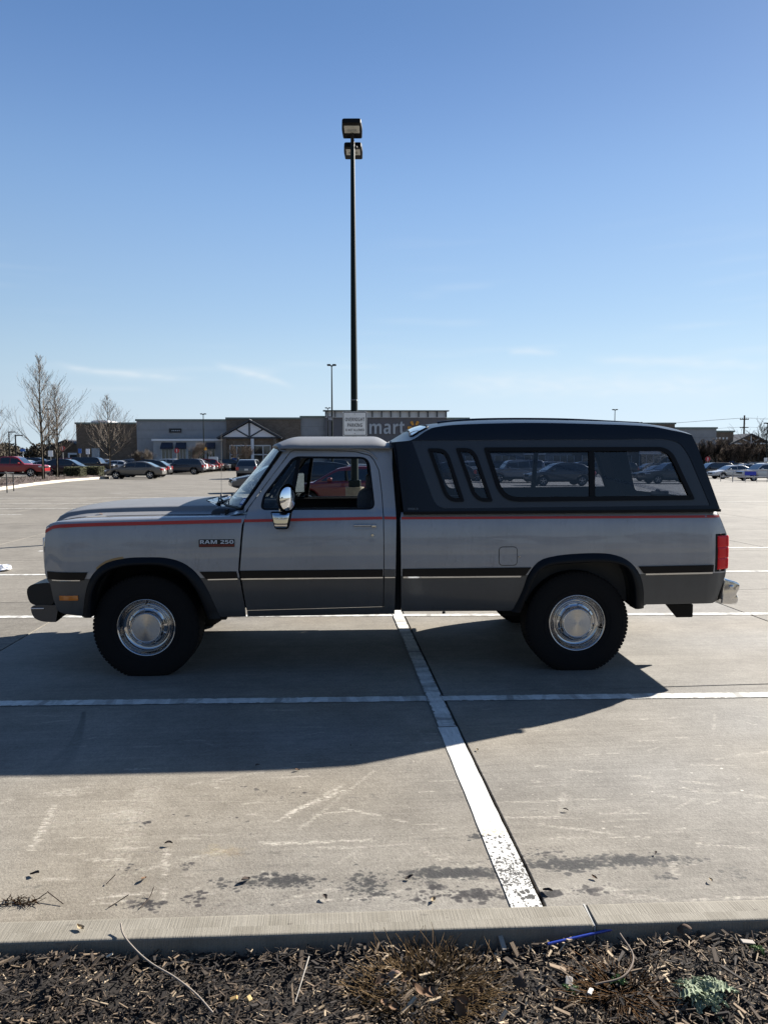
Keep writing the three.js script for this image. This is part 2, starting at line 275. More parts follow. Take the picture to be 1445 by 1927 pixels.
{
  const gap = 0.012, w = PITCHS - gap, R = rng(12);
  const slab = (d, us, uo, vo) => {   // top with small rounded edges, uv in tiles of us metres
    const g = new RoundedBoxGeometry(w, 0.06, d, 2, 0.006).translate(0, -0.03, 0), p = g.attributes.position, uv = g.attributes.uv;
    for (let i = 0; i < p.count; i++) uv.setXY(i, p.getX(i) / us + uo, -p.getZ(i) / us + vo);
    return g;
  };
  const forms = [0, 1, 2, 3, 4, 5].map(() => slab(w, 5.2, R(), R()));
  for (let j = -1; j <= 7; j++) for (let i = -6; i <= 5; i++) {
    const near = (i === -1 || i === 0) && j >= -1 && j <= 0, d = j === -1 ? 2.9 - gap : w, cx = (i + 0.5) * PITCHS, cz = j === -1 ? 1.45 : -(j + 0.5) * PITCHS;
    let g;
    if (near) g = slab(d, NEAR, (cx + 3.66) / NEAR, (-cz + 2.9) / NEAR); else if (j === -1) g = slab(d, 5.2, i * 0.37, 0.2); else g = forms[Math.floor(R() * 6)];
    part('slab', g, near ? nearMat : slabMats[Math.floor(R() * 4)], lot).position.set(cx, 0, cz);
  }
}
ground('ground', new THREE.PlaneGeometry(900, 900).rotateX(-Math.PI / 2).translate(0, -0.9, -200), plain(0.09, 0.08, 0.06, 0.95));
ground('ground_base', new THREE.PlaneGeometry(46, 34).rotateX(-Math.PI / 2).translate(0, -0.045, -19), plain(0.035, 0.03, 0.027, 0.95));
{   // the far lot as one sheet round the slabs
  const x0 = -6 * PITCHS, x1 = 6 * PITCHS, z1 = -8 * PITCHS, list = [];
  const patch = (xa, xb, za, zb, nx, nz) => sheet((u, v) => { const x = lerp(xa, xb, u), z = lerp(za, zb, v), c = Math.cos(LOT_TURN), s = Math.sin(LOT_TURN); return [x, rise(LOT_AT[0] + x * c + z * s, LOT_AT[1] - x * s + z * c), z]; }, nx, nz, true);
  list.push(patch(x0, x1, z1, -160, 40, 80), patch(-160, x0, 2.9, -160, 60, 90), patch(x1, 160, 2.9, -160, 60, 90));
  for (const g of list) { const p = g.attributes.position; for (let i = 0; i < p.count; i++) g.attributes.uv.setXY(i, p.getX(i) / 7.3, p.getZ(i) / 7.3); const n = g.attributes.normal; if (n.getY(0) < 0) { const ix = g.index.array; for (let i = 0; i < ix.length; i += 3) { const t = ix[i]; ix[i] = ix[i + 1]; ix[i + 1] = t; } g.computeVertexNormals(); } }
  const m = part('pavement', list, slabMats[0], lot);
}
// painted lines: thin worn sheets 4 mm over the slabs
const paintTexture = canvasTexture(1024, 256, (c, w, h) => {
  pixelFill(c, w, h, (x, y) => { const n = (vnoise(x / 40, y / 30, 41) - 0.5) * 22 + (hash(x, y, 42) - 0.5) * 22 + (vnoise(x / 6, y / 6, 43) - 0.5) * 14; return [196 + n, 194 + n, 187 + n]; });
  const R = rng(9); for (let i = 0; i < 260; i++) { c.fillStyle = `rgba(105,100,92,${0.15 + R() * 0.5})`; c.beginPath(); c.ellipse(R() * w, R() * h, 1 + R() * 7, 1 + R() * 2.5, R() * 0.6, 0, 7); c.fill(); }
  for (let i = 0; i < 26; i++) { c.fillStyle = `rgba(70,66,60,${0.05 + R() * 0.14})`; const x = R() * w, b = 12 + R() * 70, a = (R() - 0.5) * 50; c.beginPath(); c.moveTo(x, 0); c.lineTo(x + b, 0); c.lineTo(x + b + a, h); c.lineTo(x + a, h); c.fill(); }
  for (let i = 0; i < 70; i++) { c.fillStyle = `rgba(112,107,98,${0.5 + R() * 0.5})`; const x = R() * w, y = R() < 0.5 ? R() * 26 : h - R() * 26, s = 4 + R() * 10; c.beginPath(); for (let k = 0; k < 8; k++) { const t = k / 8 * 6.283, r = s * (0.5 + R() * 0.8); c.lineTo(x + Math.cos(t) * r * 1.2, y + Math.sin(t) * r * 1.6); } c.fill(); }
});
const linePaint = std({ map: paintTexture, roughness: 0.8 });
const wornEnd = canvasTexture(512, 1024, (c, w, h) => {   // the near end of the long line, spattered with tar
  pixelFill(c, w, h, (x, y) => { const n = (vnoise(x / 40, y / 40, 51) - 0.5) * 20 + (hash(x, y, 52) - 0.5) * 22; return [198 + n, 196 + n, 189 + n]; });
  const R = rng(19);
  const lump = (x, y, s, a) => { c.fillStyle = `rgba(46,44,42,${a})`; c.beginPath(); for (let k = 0; k < 7; k++) { const t = k / 7 * 6.283, r = s * (0.6 + R() * 0.8); c.lineTo(x + Math.cos(t) * r * 2.7, y + Math.sin(t) * r * 0.42); } c.fill(); };
  for (let i = 0; i < 1500; i++) { const y = 720 + 300 * Math.pow(R(), 0.9), band = Math.abs(y - 880) < 55 ? 1 : 0.28; if (R() < band) lump(R() * w, y, 2.5 + R() * R() * R() * 16, 0.6 + R() * 0.4); }
  for (let i = 0; i < 8; i++) lump(120 + R() * 330, 950 + R() * 30, 10 + R() * 9, 0.9);
  for (let i = 0; i < 300; i++) { c.fillStyle = `rgba(140,120,90,${R() * 0.25})`; c.fillRect(R() * w, 690 + R() * 30, 20 + R() * 40, 3); }
  for (let i = 0; i < 60; i++) lump(R() * w, R() * 700, 2 + R() * 4, 0.5);
});
function paintedLine(a, b, width, mat = linePaint, rough = 0.012, seed = 1, y = 0.0042) {   // a, b: world points; uneven edges
  const A = toLot([a[0], 0, a[1]]), B = toLot([b[0], 0, b[1]]), L = Math.hypot(B[0] - A[0], B[1] - A[1]), n = Math.max(4, Math.round(L * 14)), dx = (B[0] - A[0]) / L, dy = (B[1] - A[1]) / L;
  const g = sheet((u, v) => { const e = (vnoise(u * L * 6, v * 50, seed) - 0.5) * rough + (vnoise(u * L * 25, v * 50, seed + 1) - 0.5) * rough * 0.7, o = (v - 0.5) * (width + e); return [A[0] + dx * L * u - dy * o, y, -(A[1] + dy * L * u + dx * o)]; }, n, 1);
  const uv = g.attributes.uv; for (let i = 0; i < uv.count; i++) uv.setXY(i, mat === linePaint ? ((i % (n + 1)) / n) * L / 1.6 : (i <= n ? 0 : 1), mat === linePaint ? (i <= n ? 0.05 : 0.95) : 1 - (i % (n + 1)) / n);
  if (g.attributes.normal.getY(0) < 0) { const ix = g.index.array; for (let i = 0; i < ix.length; i += 3) { const t = ix[i]; ix[i] = ix[i + 1]; ix[i + 1] = t; } g.computeVertexNormals(); }
  return part('painted_line', g, mat, lot);
}
paintedLine([-7, -4.63], [9, -5.02], 0.105, linePaint, 0.009, 3, 0.0042);
paintedLine([0.387, -4.28], [0.5235, -2.48], 0.118, std({ map: wornEnd, roughness: 0.8 }), 0.008, 5, 0.004);
paintedLine([0.1435, -7.47], [0.387, -4.28], 0.108, linePaint, 0.008, 6, 0.008);
paintedLine([-0.28, -13], [0.1435, -7.47], 0.115, linePaint, 0.008, 7, 0.008);
paintedLine([-9, -7.42], [9, -7.50], 0.105, linePaint, 0.01, 8);
paintedLine([-12, -10.18], [12, -10.42], 0.1, linePaint, 0.01, 9);
paintedLine([-6.35, -12.98], [12, -13.2], 0.1, linePaint, 0.01, 10);
for (const [xa, z, xb] of [[-24, -24.4, -10.2], [-20, -27.3, -10.6], [-20, -21.8, -11.2], [-22, -31.5, 4], [12, -15.6, 24], [10, -18.3, 24], [9, -27, 26], [-26, -36, -13]]) paintedLine([xa, z], [xb, z - (xb - xa) * 0.018], 0.1, linePaint, 0.008, 11, z < -24 ? 0.012 : 0.0042);

// ---------------------------------------------------------------- the kerb in segments, and the mulch bed
const broom = canvasTexture(1024, 256, (c, w, h) => { pixelFill(c, w, h, (x, y) => { const n = (vnoise(x / 2.2 + y * 0.02, y / 150, 61) - 0.5) * 9 + (hash(x, y, 62) - 0.5) * 24 + (vnoise(x / 60, y / 60, 63) - 0.5) * 16; return [120 + n, 114 + n, 102 + n]; }); const R = rng(17); for (let i = 0; i < 22; i++) { c.fillStyle = `rgba(${R() < 0.75 ? '52,46,40' : '150,142,128'},${0.1 + R() * 0.3})`; c.beginPath(); const x = R() * w, y = R() * h, s = 2 + R() * R() * 9; for (let k = 0; k < 8; k++) { const t = k / 8 * 6.283, r = s * (0.5 + R() * 0.8); c.lineTo(x + Math.cos(t) * r * 1.5, y + Math.sin(t) * r * 0.7); } c.fill(); } for (let i = 0; i < 260; i++) { c.fillStyle = `rgba(50,44,38,${R() * 0.5})`; c.fillRect(R() * w, R() * h, 1 + R() * 2, 1 + R() * 2); } });
const broomBump = canvasTexture(1024, 256, (c, w, h) => pixelFill(c, w, h, (x, y) => { const n = 128 + (vnoise(x / 2.2 + y * 0.02, y / 150, 61) - 0.5) * 150 + (hash(x, y, 64) - 0.5) * 40; return [n, n, n]; }), { srgb: false });
const kerbMat = std({ map: broom, bumpMap: broomBump, bumpScale: 0.0013, roughness: 0.88 });
const kerb = new THREE.Group(); kerb.name = 'kerb'; kerb.userData.kind = 'structure'; scene.add(kerb);
const KA = 0.0405, KT = 0.15;   // the kerb's turn and height
kerb.position.set(0.675, 0, -2.235); kerb.rotation.y = KA;
{
  const L = 3.05, prof = rpoly([[-0.052, -0.25, 0], [0.085, -0.25, 0], [0.072, KT, 0.02], [-0.046, KT + 0.003, 0.010]], 4);   // x across (+ towards the lot)
  for (let i = -3; i <= 2; i++) {
    const g = extrude(prof, L - 0.010, 0.003, 1); g.rotateY(-Math.PI / 2).rotateY(Math.PI);   // length along x, lot side at -z
    g.rotateY(0); const p = g.attributes.position, n = g.attributes.normal, uv = g.attributes.uv;
    for (let k = 0; k < p.count; k++) uv.setXY(k, p.getX(k) / 1.15 + i * 0.31, Math.abs(n.getY(k)) > 0.5 ? p.getZ(k) / 0.3 : p.getY(k) / 0.3 + 0.4);
    part('kerb_stone', g, kerbMat, kerb).position.set((i + 0.5) * L, (i === 0 ? 0 : -0.002), 0);
  }
  part('joint_filler', box(0.006, 0.2, 0.112, 0, 0.047, -0.013), plain(0.36, 0.35, 0.32, 0.8), kerb);
}
const MULCH = (x, z) => 0.110 + (vnoise(x * 3, z * 3, 71) - 0.5) * 0.035 + (vnoise(x * 9, z * 9, 72) - 0.5) * 0.02 + 0.05 * smooth(-2.0, -0.6, z);
{
  const soil = plain(0.016, 0.012, 0.009, 1);
  const g = sheet((u, v) => { const x = lerp(-7, 7, u), z = lerp(-2.22 - (x - 0.675) * 0.0405, 2.4, v); return [x, MULCH(x, z) - 0.02, z]; }, 140, 50, true);
  if (g.attributes.normal.getY(0) < 0) { const ix = g.index.array; for (let i = 0; i < ix.length; i += 3) { const t = ix[i]; ix[i] = ix[i + 1]; ix[i + 1] = t; } g.computeVertexNormals(); }
  ground('planting_bed', g, soil);
  // wood chips: flat splinters of several cuts and tones
  const R = rng(31);
  const chip = (k) => { const g = box(1, 1, 1, 0, 0, 0), p = g.attributes.position; for (let i = 0; i < p.count; i++) { const x = p.getX(i), t = 1 - 0.55 * smooth(0.0, 0.5, Math.abs(x)) * hash(k, x > 0 ? 1 : 2, 3); p.setZ(i, p.getZ(i) * t + x * 0.25 * (hash(k, 5, 1) - 0.5)); p.setY(i, p.getY(i) * (0.6 + 0.4 * hash(k, i % 4, 7)) + x * x * 0.5 * hash(k, 4, 4)); } g.computeVertexNormals(); return g; };
  const chipTex = canvasTexture(128, 64, (c, w, h) => pixelFill(c, w, h, (x, y) => { const n = (vnoise(x / 30, y / 2, 81) - 0.5) * 110 + (hash(x, y, 82) - 0.5) * 40; return [190 + n, 188 + n, 184 + n]; }));
  const tones = [[0.019, 0.014, 0.011], [0.062, 0.044, 0.030], [0.16, 0.117, 0.078], [0.34, 0.268, 0.185]];
  const chipMat = std({ color: 0xffffff, map: chipTex, roughness: 0.9 });
  const sets = [0, 1, 2, 3].map((k) => { const n = 9500, m = new THREE.InstancedMesh(chip(k), chipMat, n), o = new THREE.Object3D(), c = new THREE.Color(); setup(m);
    for (let i = 0; i < n; i++) {
      const far = i > n * 0.82, x = far ? (R() - 0.5) * 12 : (R() - 0.5) * 3.7, zk = -2.175 - (x - 0.675) * 0.0405, z = far ? lerp(zk, 2.2, R()) : lerp(zk, -1.2, R());
      const big = R() < 0.12, L = (big ? 0.05 : 0.023) * (0.5 + R() * R() * 1.2), wd = L * (0.09 + R() * R() * 0.3);
      o.position.set(x, MULCH(x, z) - 0.012 + R() * 0.03, z); o.rotation.set((R() - 0.5) * 0.9, R() * 6.283, (R() - 0.5) * 0.9); o.scale.set(L, Math.max(0.002, wd * 0.45), wd); o.updateMatrix(); m.setMatrixAt(i, o.matrix);
      const right = smooth(-0.5, 0.35, x), q = R(), t = q < lerp(0.56, 0.26, right) ? 0 : q < lerp(0.82, 0.54, right) ? 1 : q < lerp(0.95, 0.84, right) ? 2 : 3, v = 0.7 + R() * 0.6;
      m.setColorAt(i, c.setRGB(tones[t][0] * v * 1.9, tones[t][1] * v * 1.9, tones[t][2] * v * 1.9));
    }
    return m; });
  const bed = new THREE.Group(); bed.name = 'mulch'; bed.userData.kind = 'stuff'; tag(bed, 'dark wood chip mulch along the back of the kerb', 'mulch'); scene.add(bed);
  sets.forEach((m) => { m.name = 'wood_chips'; m.userData.kind = 'stuff'; bed.add(m); });
}
// behind the camera: dormant verge, a road and trees that chrome and paint mirror
ground('verge', new THREE.PlaneGeometry(160, 9).rotateX(-Math.PI / 2).translate(0, 0.02, 6.9), plain(0.17, 0.15, 0.09, 1));
ground('road', new THREE.PlaneGeometry(200, 12).rotateX(-Math.PI / 2).translate(0, -0.02, 17.4), plain(0.10, 0.10, 0.10, 0.9));
ground('far_verge', new THREE.PlaneGeometry(200, 60).rotateX(-Math.PI / 2).translate(0, 0.02, 53.4), plain(0.15, 0.135, 0.08, 1));

// ---------------------------------------------------------------- the pickup truck
// local frame: x along the truck (front at -x), y up, z towards the camera side; origin on the ground below the middle of the wheelbase
const truck = thing('pickup_truck', 'old silver grey pickup truck with black camper shell and red pinstripe, parked side on', 'pickup truck', [-0.1605 - 0.93 * Math.sin(0.0335), 0, -5.402 - 0.93 * Math.cos(0.0335)], 0.0335);
const fadeTex = (seed, a, b) => canvasTexture(512, 512, (c, w, h) => {   // aged paint: faint chalky blotches and run streaks
  pixelFill(c, w, h, (x, y) => { const n = (vnoise(x / 64, y / 64, seed, 8) - 0.5) * a + (vnoise(x / 5.12, y / 85.33, seed + 1, 100) - 0.5) * b + (vnoise(x / 16, y / 16, seed + 2, 32) - 0.5) * a * 0.5 + (hash(x, y, seed) - 0.5) * 5; const v = 226 + n; return [v, v, v]; });
  const R = rng(seed); c.lineCap = 'round';
  for (let i = 0; i < 40; i++) { const x = R() * w, y = R() * h, s = 6 + R() * 26; for (let k = 0; k < 60; k++) { c.fillStyle = `rgba(${R() < 0.6 ? '255,255,255' : '150,146,140'},${0.03 + R() * 0.07})`; c.fillRect(x + (R() + R() - 1) * s, y + (R() + R() - 1) * s * 1.6, 1 + R() * 3, 1 + R() * 9); } }
  for (let i = 0; i < 50; i++) { c.strokeStyle = `rgba(255,255,255,${0.05 + R() * 0.2})`; c.lineWidth = 0.7 + R(); const x = R() * w, y = R() * h, a = (R() - 0.5) * 1.6, l = 5 + R() * 26; c.beginPath(); c.moveTo(x, y); c.lineTo(x + Math.cos(a) * l, y + Math.sin(a) * l); c.stroke(); }
});
const paintMap = fadeTex(301, 14, 5); paintMap.repeat.set(0.45, 0.45);
const roughMap = canvasTexture(512, 512, (c, w, h) => pixelFill(c, w, h, (x, y) => { const n = 150 + (vnoise(x / 64, y / 64, 311, 8) - 0.5) * 90 + (vnoise(x / 12.8, y / 12.8, 312, 40) - 0.5) * 50; return [n, n, n]; }), { srgb: false });
const dentMap = canvasTexture(256, 256, (c, w, h) => pixelFill(c, w, h, (x, y) => { const n = 128 + (vnoise(x / 64, y / 64, 321, 4) - 0.5) * 130 + (vnoise(x / 32, y / 32, 322, 8) - 0.5) * 50; return [n, n, n]; }), { srgb: false });
const M = {
  silver: phys({ color: lin(0.36, 0.358, 0.362), map: paintMap, metalness: 0.15, roughness: 0.5, clearcoat: 0.9, clearcoatRoughness: 0.03, bumpMap: dentMap, bumpScale: 0.004, side: THREE.DoubleSide }),
  faded: phys({ color: lin(0.225, 0.224, 0.226), map: paintMap, roughness: 0.6, clearcoat: 0.22, clearcoatRoughness: 0.3, specularIntensity: 0.6, side: THREE.DoubleSide }),
  charcoal: phys({ color: lin(0.068, 0.070, 0.072), map: paintMap, metalness: 0.2, roughness: 0.5, clearcoat: 0.45, clearcoatRoughness: 0.14, side: THREE.DoubleSide }),
  navy: phys({ color: lin(0.007, 0.010, 0.018), map: paintMap, roughness: 0.28, specularIntensity: 0.5, side: THREE.DoubleSide }),
  slate: phys({ color: lin(0.034, 0.040, 0.052), map: paintMap, roughness: 0.3, specularIntensity: 0.8, side: THREE.DoubleSide }),
  black: matte(0.005, 0.005, 0.006, 0.5, 0.3), trim: phys({ color: lin(0.004, 0.0045, 0.006), roughness: 0.3, specularIntensity: 0.4, side: THREE.DoubleSide }), dark: matte(0.026, 0.025, 0.024, 0.95, 0.3), liner: matte(0.05, 0.05, 0.05, 0.9, 0.4),
  rubber: matte(0.011, 0.011, 0.0115, 0.9, 0.2), flare: matte(0.0045, 0.0055, 0.0075, 0.5, 0.35),
  chrome: std({ color: lin(0.58, 0.59, 0.61), roughness: 0.045, metalness: 1, side: THREE.DoubleSide }), dullChrome: std({ color: lin(0.52, 0.52, 0.53), roughness: 0.16, metalness: 1, side: THREE.DoubleSide }),
  red: plain(0.44, 0.040, 0.020, 0.35), mirror: std({ color: lin(0.85, 0.86, 0.88), roughness: 0.01, metalness: 1 }),
  glass: phys({ color: lin(0.80, 0.86, 0.88), roughness: 0.0, transmission: 1, thickness: 0, ior: 1.5, side: THREE.DoubleSide }),
  shade: phys({ color: lin(0.46, 0.49, 0.55), roughness: 0.0, transmission: 1, thickness: 0, ior: 1.5, side: THREE.DoubleSide }),
  tint: phys({ color: lin(0.20, 0.23, 0.25), roughness: 0.0, transmission: 1, thickness: 0, ior: 1.5, side: THREE.DoubleSide }),
  amber: phys({ color: lin(0.55, 0.16, 0.012), roughness: 0.2, clearcoat: 1 }), tail: phys({ color: lin(0.60, 0.004, 0.012), roughness: 0.25, specularIntensity: 0.5, side: THREE.DoubleSide }), clear: phys({ color: lin(0.75, 0.75, 0.76), roughness: 0.1, clearcoat: 1 }),
  cloth: plain(0.045, 0.05, 0.06, 0.95), dash: plain(0.02, 0.02, 0.022, 0.7), steel: plain(0.18, 0.17, 0.16, 0.6, 0.6), bare: plain(0.30, 0.19, 0.08, 0.7),
};
// cross-section of the body side (height to half-width) for a shoulder line at 1.2 m, then the rise of that line along the truck
const side0 = table([[0.40, 0.940], [0.47, 0.962], [0.55, 0.980], [0.66, 0.994], [0.76, 1.003], [0.86, 1.007], [0.96, 1.006], [1.04, 1.0015], [1.09, 0.9965], [1.14, 0.988], [1.18, 0.978], [1.20, 0.970], [1.22, 0.957], [1.245, 0.930], [1.27, 0.90]]);
const stripe = table([[-2.40, 1.112], [-2.36, 1.146], [-2.25, 1.167], [-1.62, 1.184], [-0.91, 1.197], [0.15, 1.213], [0.29, 1.211], [1.6, 1.209], [2.8, 1.209]]);
const line = (x) => Math.max(1.166, stripe(x));
const bodyZ = (x, y) => side0(Math.min(1.28, y - (line(x) - 1.2))) - 0.06 * Math.pow(smooth(-2.18, -2.42, x), 1.5) - 0.055 * Math.pow(smooth(2.62, 2.84, x), 1.6) - 0.012 * smooth(0.52, 0.42, y);
const cabZ = (x, y) => { const k = bodyZ(x, Math.min(y, 1.275)); return y > 1.275 ? k - (y - 1.275) * 0.36 - 0.06 * Math.max(0, y - 1.66) : k; };
const capZ = (x, y) => 0.968 - (y - 1.25) * 0.20 - 0.9 * Math.pow(Math.max(0, y - 1.80), 2) - 0.05 * Math.pow(smooth(0.42, 0.2, x), 2);
// the wheel openings: outer and inner edge of the black flares
const archF = { out: [[-2.122, 0.478], [-2.068, 0.717], [-2.018, 0.812], [-1.921, 0.893], [-1.775, 0.928], [-1.62, 0.934], [-1.466, 0.927], [-1.346, 0.89], [-1.252, 0.817], [-1.194, 0.732], [-1.137, 0.607], [-1.085, 0.455]], in: [[-2.044, 0.478], [-2.023, 0.652], [-1.952, 0.79], [-1.835, 0.853], [-1.66, 0.874], [-1.491, 0.866], [-1.355, 0.81], [-1.258, 0.69], [-1.172, 0.455]] };
const archR = { out: [[1.138, 0.48], [1.21, 0.642], [1.26, 0.788], [1.339, 0.883], [1.457, 0.919], [1.691, 0.939], [1.897, 0.93], [2.017, 0.885], [2.107, 0.796], [2.154, 0.677], [2.172, 0.498]], in: [[1.205, 0.48], [1.255, 0.641], [1.312, 0.774], [1.399, 0.839], [1.604, 0.862], [1.869, 0.864], [2.003, 0.826], [2.065, 0.707], [2.093, 0.498]] };
for (const a of [archF, archR]) { a.o = spline(a.out, 36); a.i = spline(a.in, 36); a.mid = a.o.map((p, k) => [lerp(p[0], a.i[k][0], 0.45), lerp(p[1], a.i[k][1], 0.45)]); }
const fRear = [[-0.897, 0.462], [-0.897, 0.527], [-0.9345, 0.799], [-0.940, 0.824], [-0.910, 1.165]];   // rear edge of the front fender
const along = (xa, xb, n, f) => Array.from({ length: n + 1 }, (_, i) => { const x = lerp(xa, xb, i / n); return [x, f(x)]; });
const band = (xa, xb, h) => [...along(xa, xb, 24, (x) => stripe(x) - h / 2), ...along(xb, xa, 24, (x) => stripe(x) + h / 2)];
const seam = table([[-2.39, 1.135], [-2.34, 1.186], [-2.26, 1.208], [-2.16, 1.222], [-1.9, 1.230], [-1.56, 1.235], [-0.99, 1.243], [-0.86, 1.27]]);   // height of the hood seam
const sides = [1, -1];
for (const s of sides) {
  const P = (o, zf, opt) => panel(o, zf, { side: s, ...opt });
  // front fender: side sheet with the wheel opening, then the rounded top up to the hood seam
  const top = (x) => line(x) + 0.012 - Math.max(0, line(x) - stripe(x)) * 0.9;
  const outline = [[-2.292, 0.515], [-2.25, 0.50], ...archF.mid.slice(0).map((p) => p), [-1.10, 0.462], ...fRear, ...along(-0.893, -2.385, 30, top), [-2.391, 1.048], [-2.396, 0.93], [-2.395, 0.808], [-2.377, 0.759], [-2.354, 0.727], [-2.335, 0.605], [-2.315, 0.535]];
  const fender = part('front_fender', [P(outline, bodyZ, { y0: 0.772 }), sheet((u, v) => {
    const x = lerp(-2.385, -0.885, u), y0 = top(x), z0 = bodyZ(x, y0), z3 = 0.800, y3 = seam(x) - 0.004, dz = (bodyZ(x, y0) - bodyZ(x, y0 - 0.012)) / 0.012, k = 0.045, l = Math.hypot(1, dz);
    const p1 = [y0 + k / l, z0 + dz * k / l], p2 = [y3 - 0.006, z3 + 0.075], a = (1 - v) ** 3, b = 3 * v * (1 - v) ** 2, c = 3 * v * v * (1 - v), d = v ** 3;
    return [x, a * y0 + b * p1[0] + c * p2[0] + d * y3, s * (a * z0 + b * p1[1] + c * p2[1] + d * z3)];
  }, 60, 14, s > 0)], M.silver, truck);
  part('lower_panel', P(outline, bodyZ, { y1: 0.772, x1: -1.64 }), M.charcoal, fender); part('lower_panel', P(outline, bodyZ, { y1: 0.772, x0: -1.64 }), M.charcoal, fender);
  part('pinstripe', P(band(-2.388, -0.915, 0.025), bodyZ, { fold: 0, lift: 0.0022, dx: 0.05, cell: 0.02 }), M.red, fender);
  for (const g of [P([[-2.368, 0.768], [-2.082, 0.764], [-2.055, 0.822], [-2.372, 0.825]], bodyZ, { lift: 0.011, fold: 0.011 }), P([[-1.180, 0.765], [-0.943, 0.767], [-0.951, 0.820], [-1.226, 0.820]], bodyZ, { lift: 0.011, fold: 0.011 })]) part('belt_trim', g, M.trim, fender);
  for (const g of [P([[-2.33, 0.766], [-2.11, 0.765], [-2.11, 0.758], [-2.33, 0.758]], bodyZ, { lift: 0.014, fold: 0.014 }), P([[-1.165, 0.764], [-0.943, 0.767], [-0.943, 0.758], [-1.165, 0.756]], bodyZ, { lift: 0.014, fold: 0.014 })]) part('chrome_strip', g, M.chrome, fender);
  const mk = part('side_marker', P(rpoly([[-2.279, 0.607, 0.006], [-2.135, 0.608, 0.006], [-2.135, 0.646, 0.006], [-2.279, 0.645, 0.006]]), bodyZ, { lift: 0.009, fold: 0.01 }), M.amber, fender);
  // flares, with the lip folded under and the wheel house behind
  for (const [a, nm] of [[archF, 0], [archR, 1]]) {
    const g = sheet((u, v) => { const k = u * 36, i = Math.min(35, Math.floor(k)), f = k - i, o = [0, 1].map((c) => lerp(a.o[i][c], a.o[i + 1][c], f)), n = [0, 1].map((c) => lerp(a.i[i][c], a.i[i + 1][c], f)), t = Math.min(1, v / 0.72), x = lerp(o[0], n[0], t), y = lerp(o[1], n[1], t); const zb = bodyZ(lerp(o[0], n[0], 0.2), Math.max(0.5, lerp(o[1], n[1], 0.2))); const z = v <= 0.72 ? zb - 0.003 + 0.036 * Math.sin(Math.min(1, t * 1.25) * Math.PI / 2) - 0.006 * smooth(0.8, 1, t) : zb + 0.027 - (v - 0.72) / 0.28 * 0.12; return [x, y, s * z]; }, 72, 14, s < 0);
    const fl = part('wheel_flare', g, M.flare, truck);
    part('wheel_house', [sheet((u, v) => { const i = Math.min(36, Math.round(u * 36)), cx = nm ? 1.66 : -1.64, q = a.i[i]; return [lerp(q[0], cx + (q[0] - cx) * 1.05, v), q[1] + 0.02 * v, s * lerp(0.92, 0.52, v)]; }, 36, 3), box(1.0, 0.62, 0.01, nm ? 1.66 : -1.64, 0.66, s * 0.52)], M.dark, fl);
  }
  if (s > 0) part('bare_metal_patch', P([...archF.o.slice(9, 15).map((p) => [p[0] - 0.002, p[1] + 0.012]), ...archF.o.slice(9, 15).reverse().map((p) => [p[0], p[1] - 0.004])], bodyZ, { lift: 0.002, fold: 0 }), M.bare, fender, 'rusty bare patch over the wheel flare');
  // door: one pressing with the window opening in it
  const doorOut = [[-0.886, 0.5145], [0.150, 0.5335], [0.154, 0.9], [0.152, 1.23], [0.144, 1.388], [0.124, 1.570], [0.085, 1.65], [0.055, 1.684], [-0.062, 1.715], [-0.30, 1.724], [-0.531, 1.728], [-0.562, 1.712], [-0.735, 1.478], [-0.872, 1.285], [-0.895, 1.165], [-0.9255, 0.824], [-0.920, 0.799]];
  const win = rpoly([[-0.787, 1.272, 0.05], [-0.765, 1.385, 0.03], [-0.540, 1.683, 0.05], [0.052, 1.677, 0.075], [0.096, 1.272, 0.06]], 6);
  const door = part('door', P(doorOut, cabZ, { holes: [win], y0: 0.772, fold: 0.035 }), M.silver, truck, s > 0 ? 'driver door with a rolled-down window and two mirrors' : undefined);
  part('lower_panel', P(doorOut, cabZ, { y1: 0.772, fold: 0.035 }), M.charcoal, door);
  part('pinstripe', P(band(-0.893, 0.148, 0.02), bodyZ, { fold: 0, lift: 0.0022, dx: 0.06, cell: 0.02 }), M.red, door);
  part('belt_trim', P([[-0.917, 0.769], [0.148, 0.770], [0.148, 0.827], [-0.923, 0.825]], bodyZ, { lift: 0.011, fold: 0.011 }), M.trim, door);
  part('chrome_strip', P([[-0.917, 0.767], [0.148, 0.768], [0.148, 0.759], [-0.915, 0.757]], bodyZ, { lift: 0.014, fold: 0.014 }), M.chrome, door);
  part('window_seal', P(inset(win, -0.001), cabZ, { holes: [inset(win, 0.014)], lift: -0.004, fold: 0.03 }), M.black, door);
  part('vent_bar', P([[-0.580, 1.274], [-0.545, 1.274], [-0.478, 1.68], [-0.51, 1.68]], cabZ, { lift: -0.012, fold: 0.02 }), M.black, door);
  part('vent_glass', P([[-0.785, 1.275], [-0.562, 1.275], [-0.495, 1.68], [-0.535, 1.68], [-0.765, 1.385]], cabZ, { lift: -0.02, fold: 0 }), M.tint, door);
  if (s < 0) part('door_glass', P(inset(win, 0.004), cabZ, { lift: -0.024, fold: 0 }), M.glass, door);
  part('door_lining', [P([[-0.88, 0.55], [0.14, 0.56], [0.14, 1.268], [-0.86, 1.268]], cabZ, { lift: -0.085, fold: 0 }), P([[-0.86, 1.262], [0.13, 1.262], [0.13, 1.272], [-0.86, 1.272]], cabZ, { lift: -0.036, fold: 0.05 })], M.dash, door);
  const hz = (x, y) => s * bodyZ(x, y);
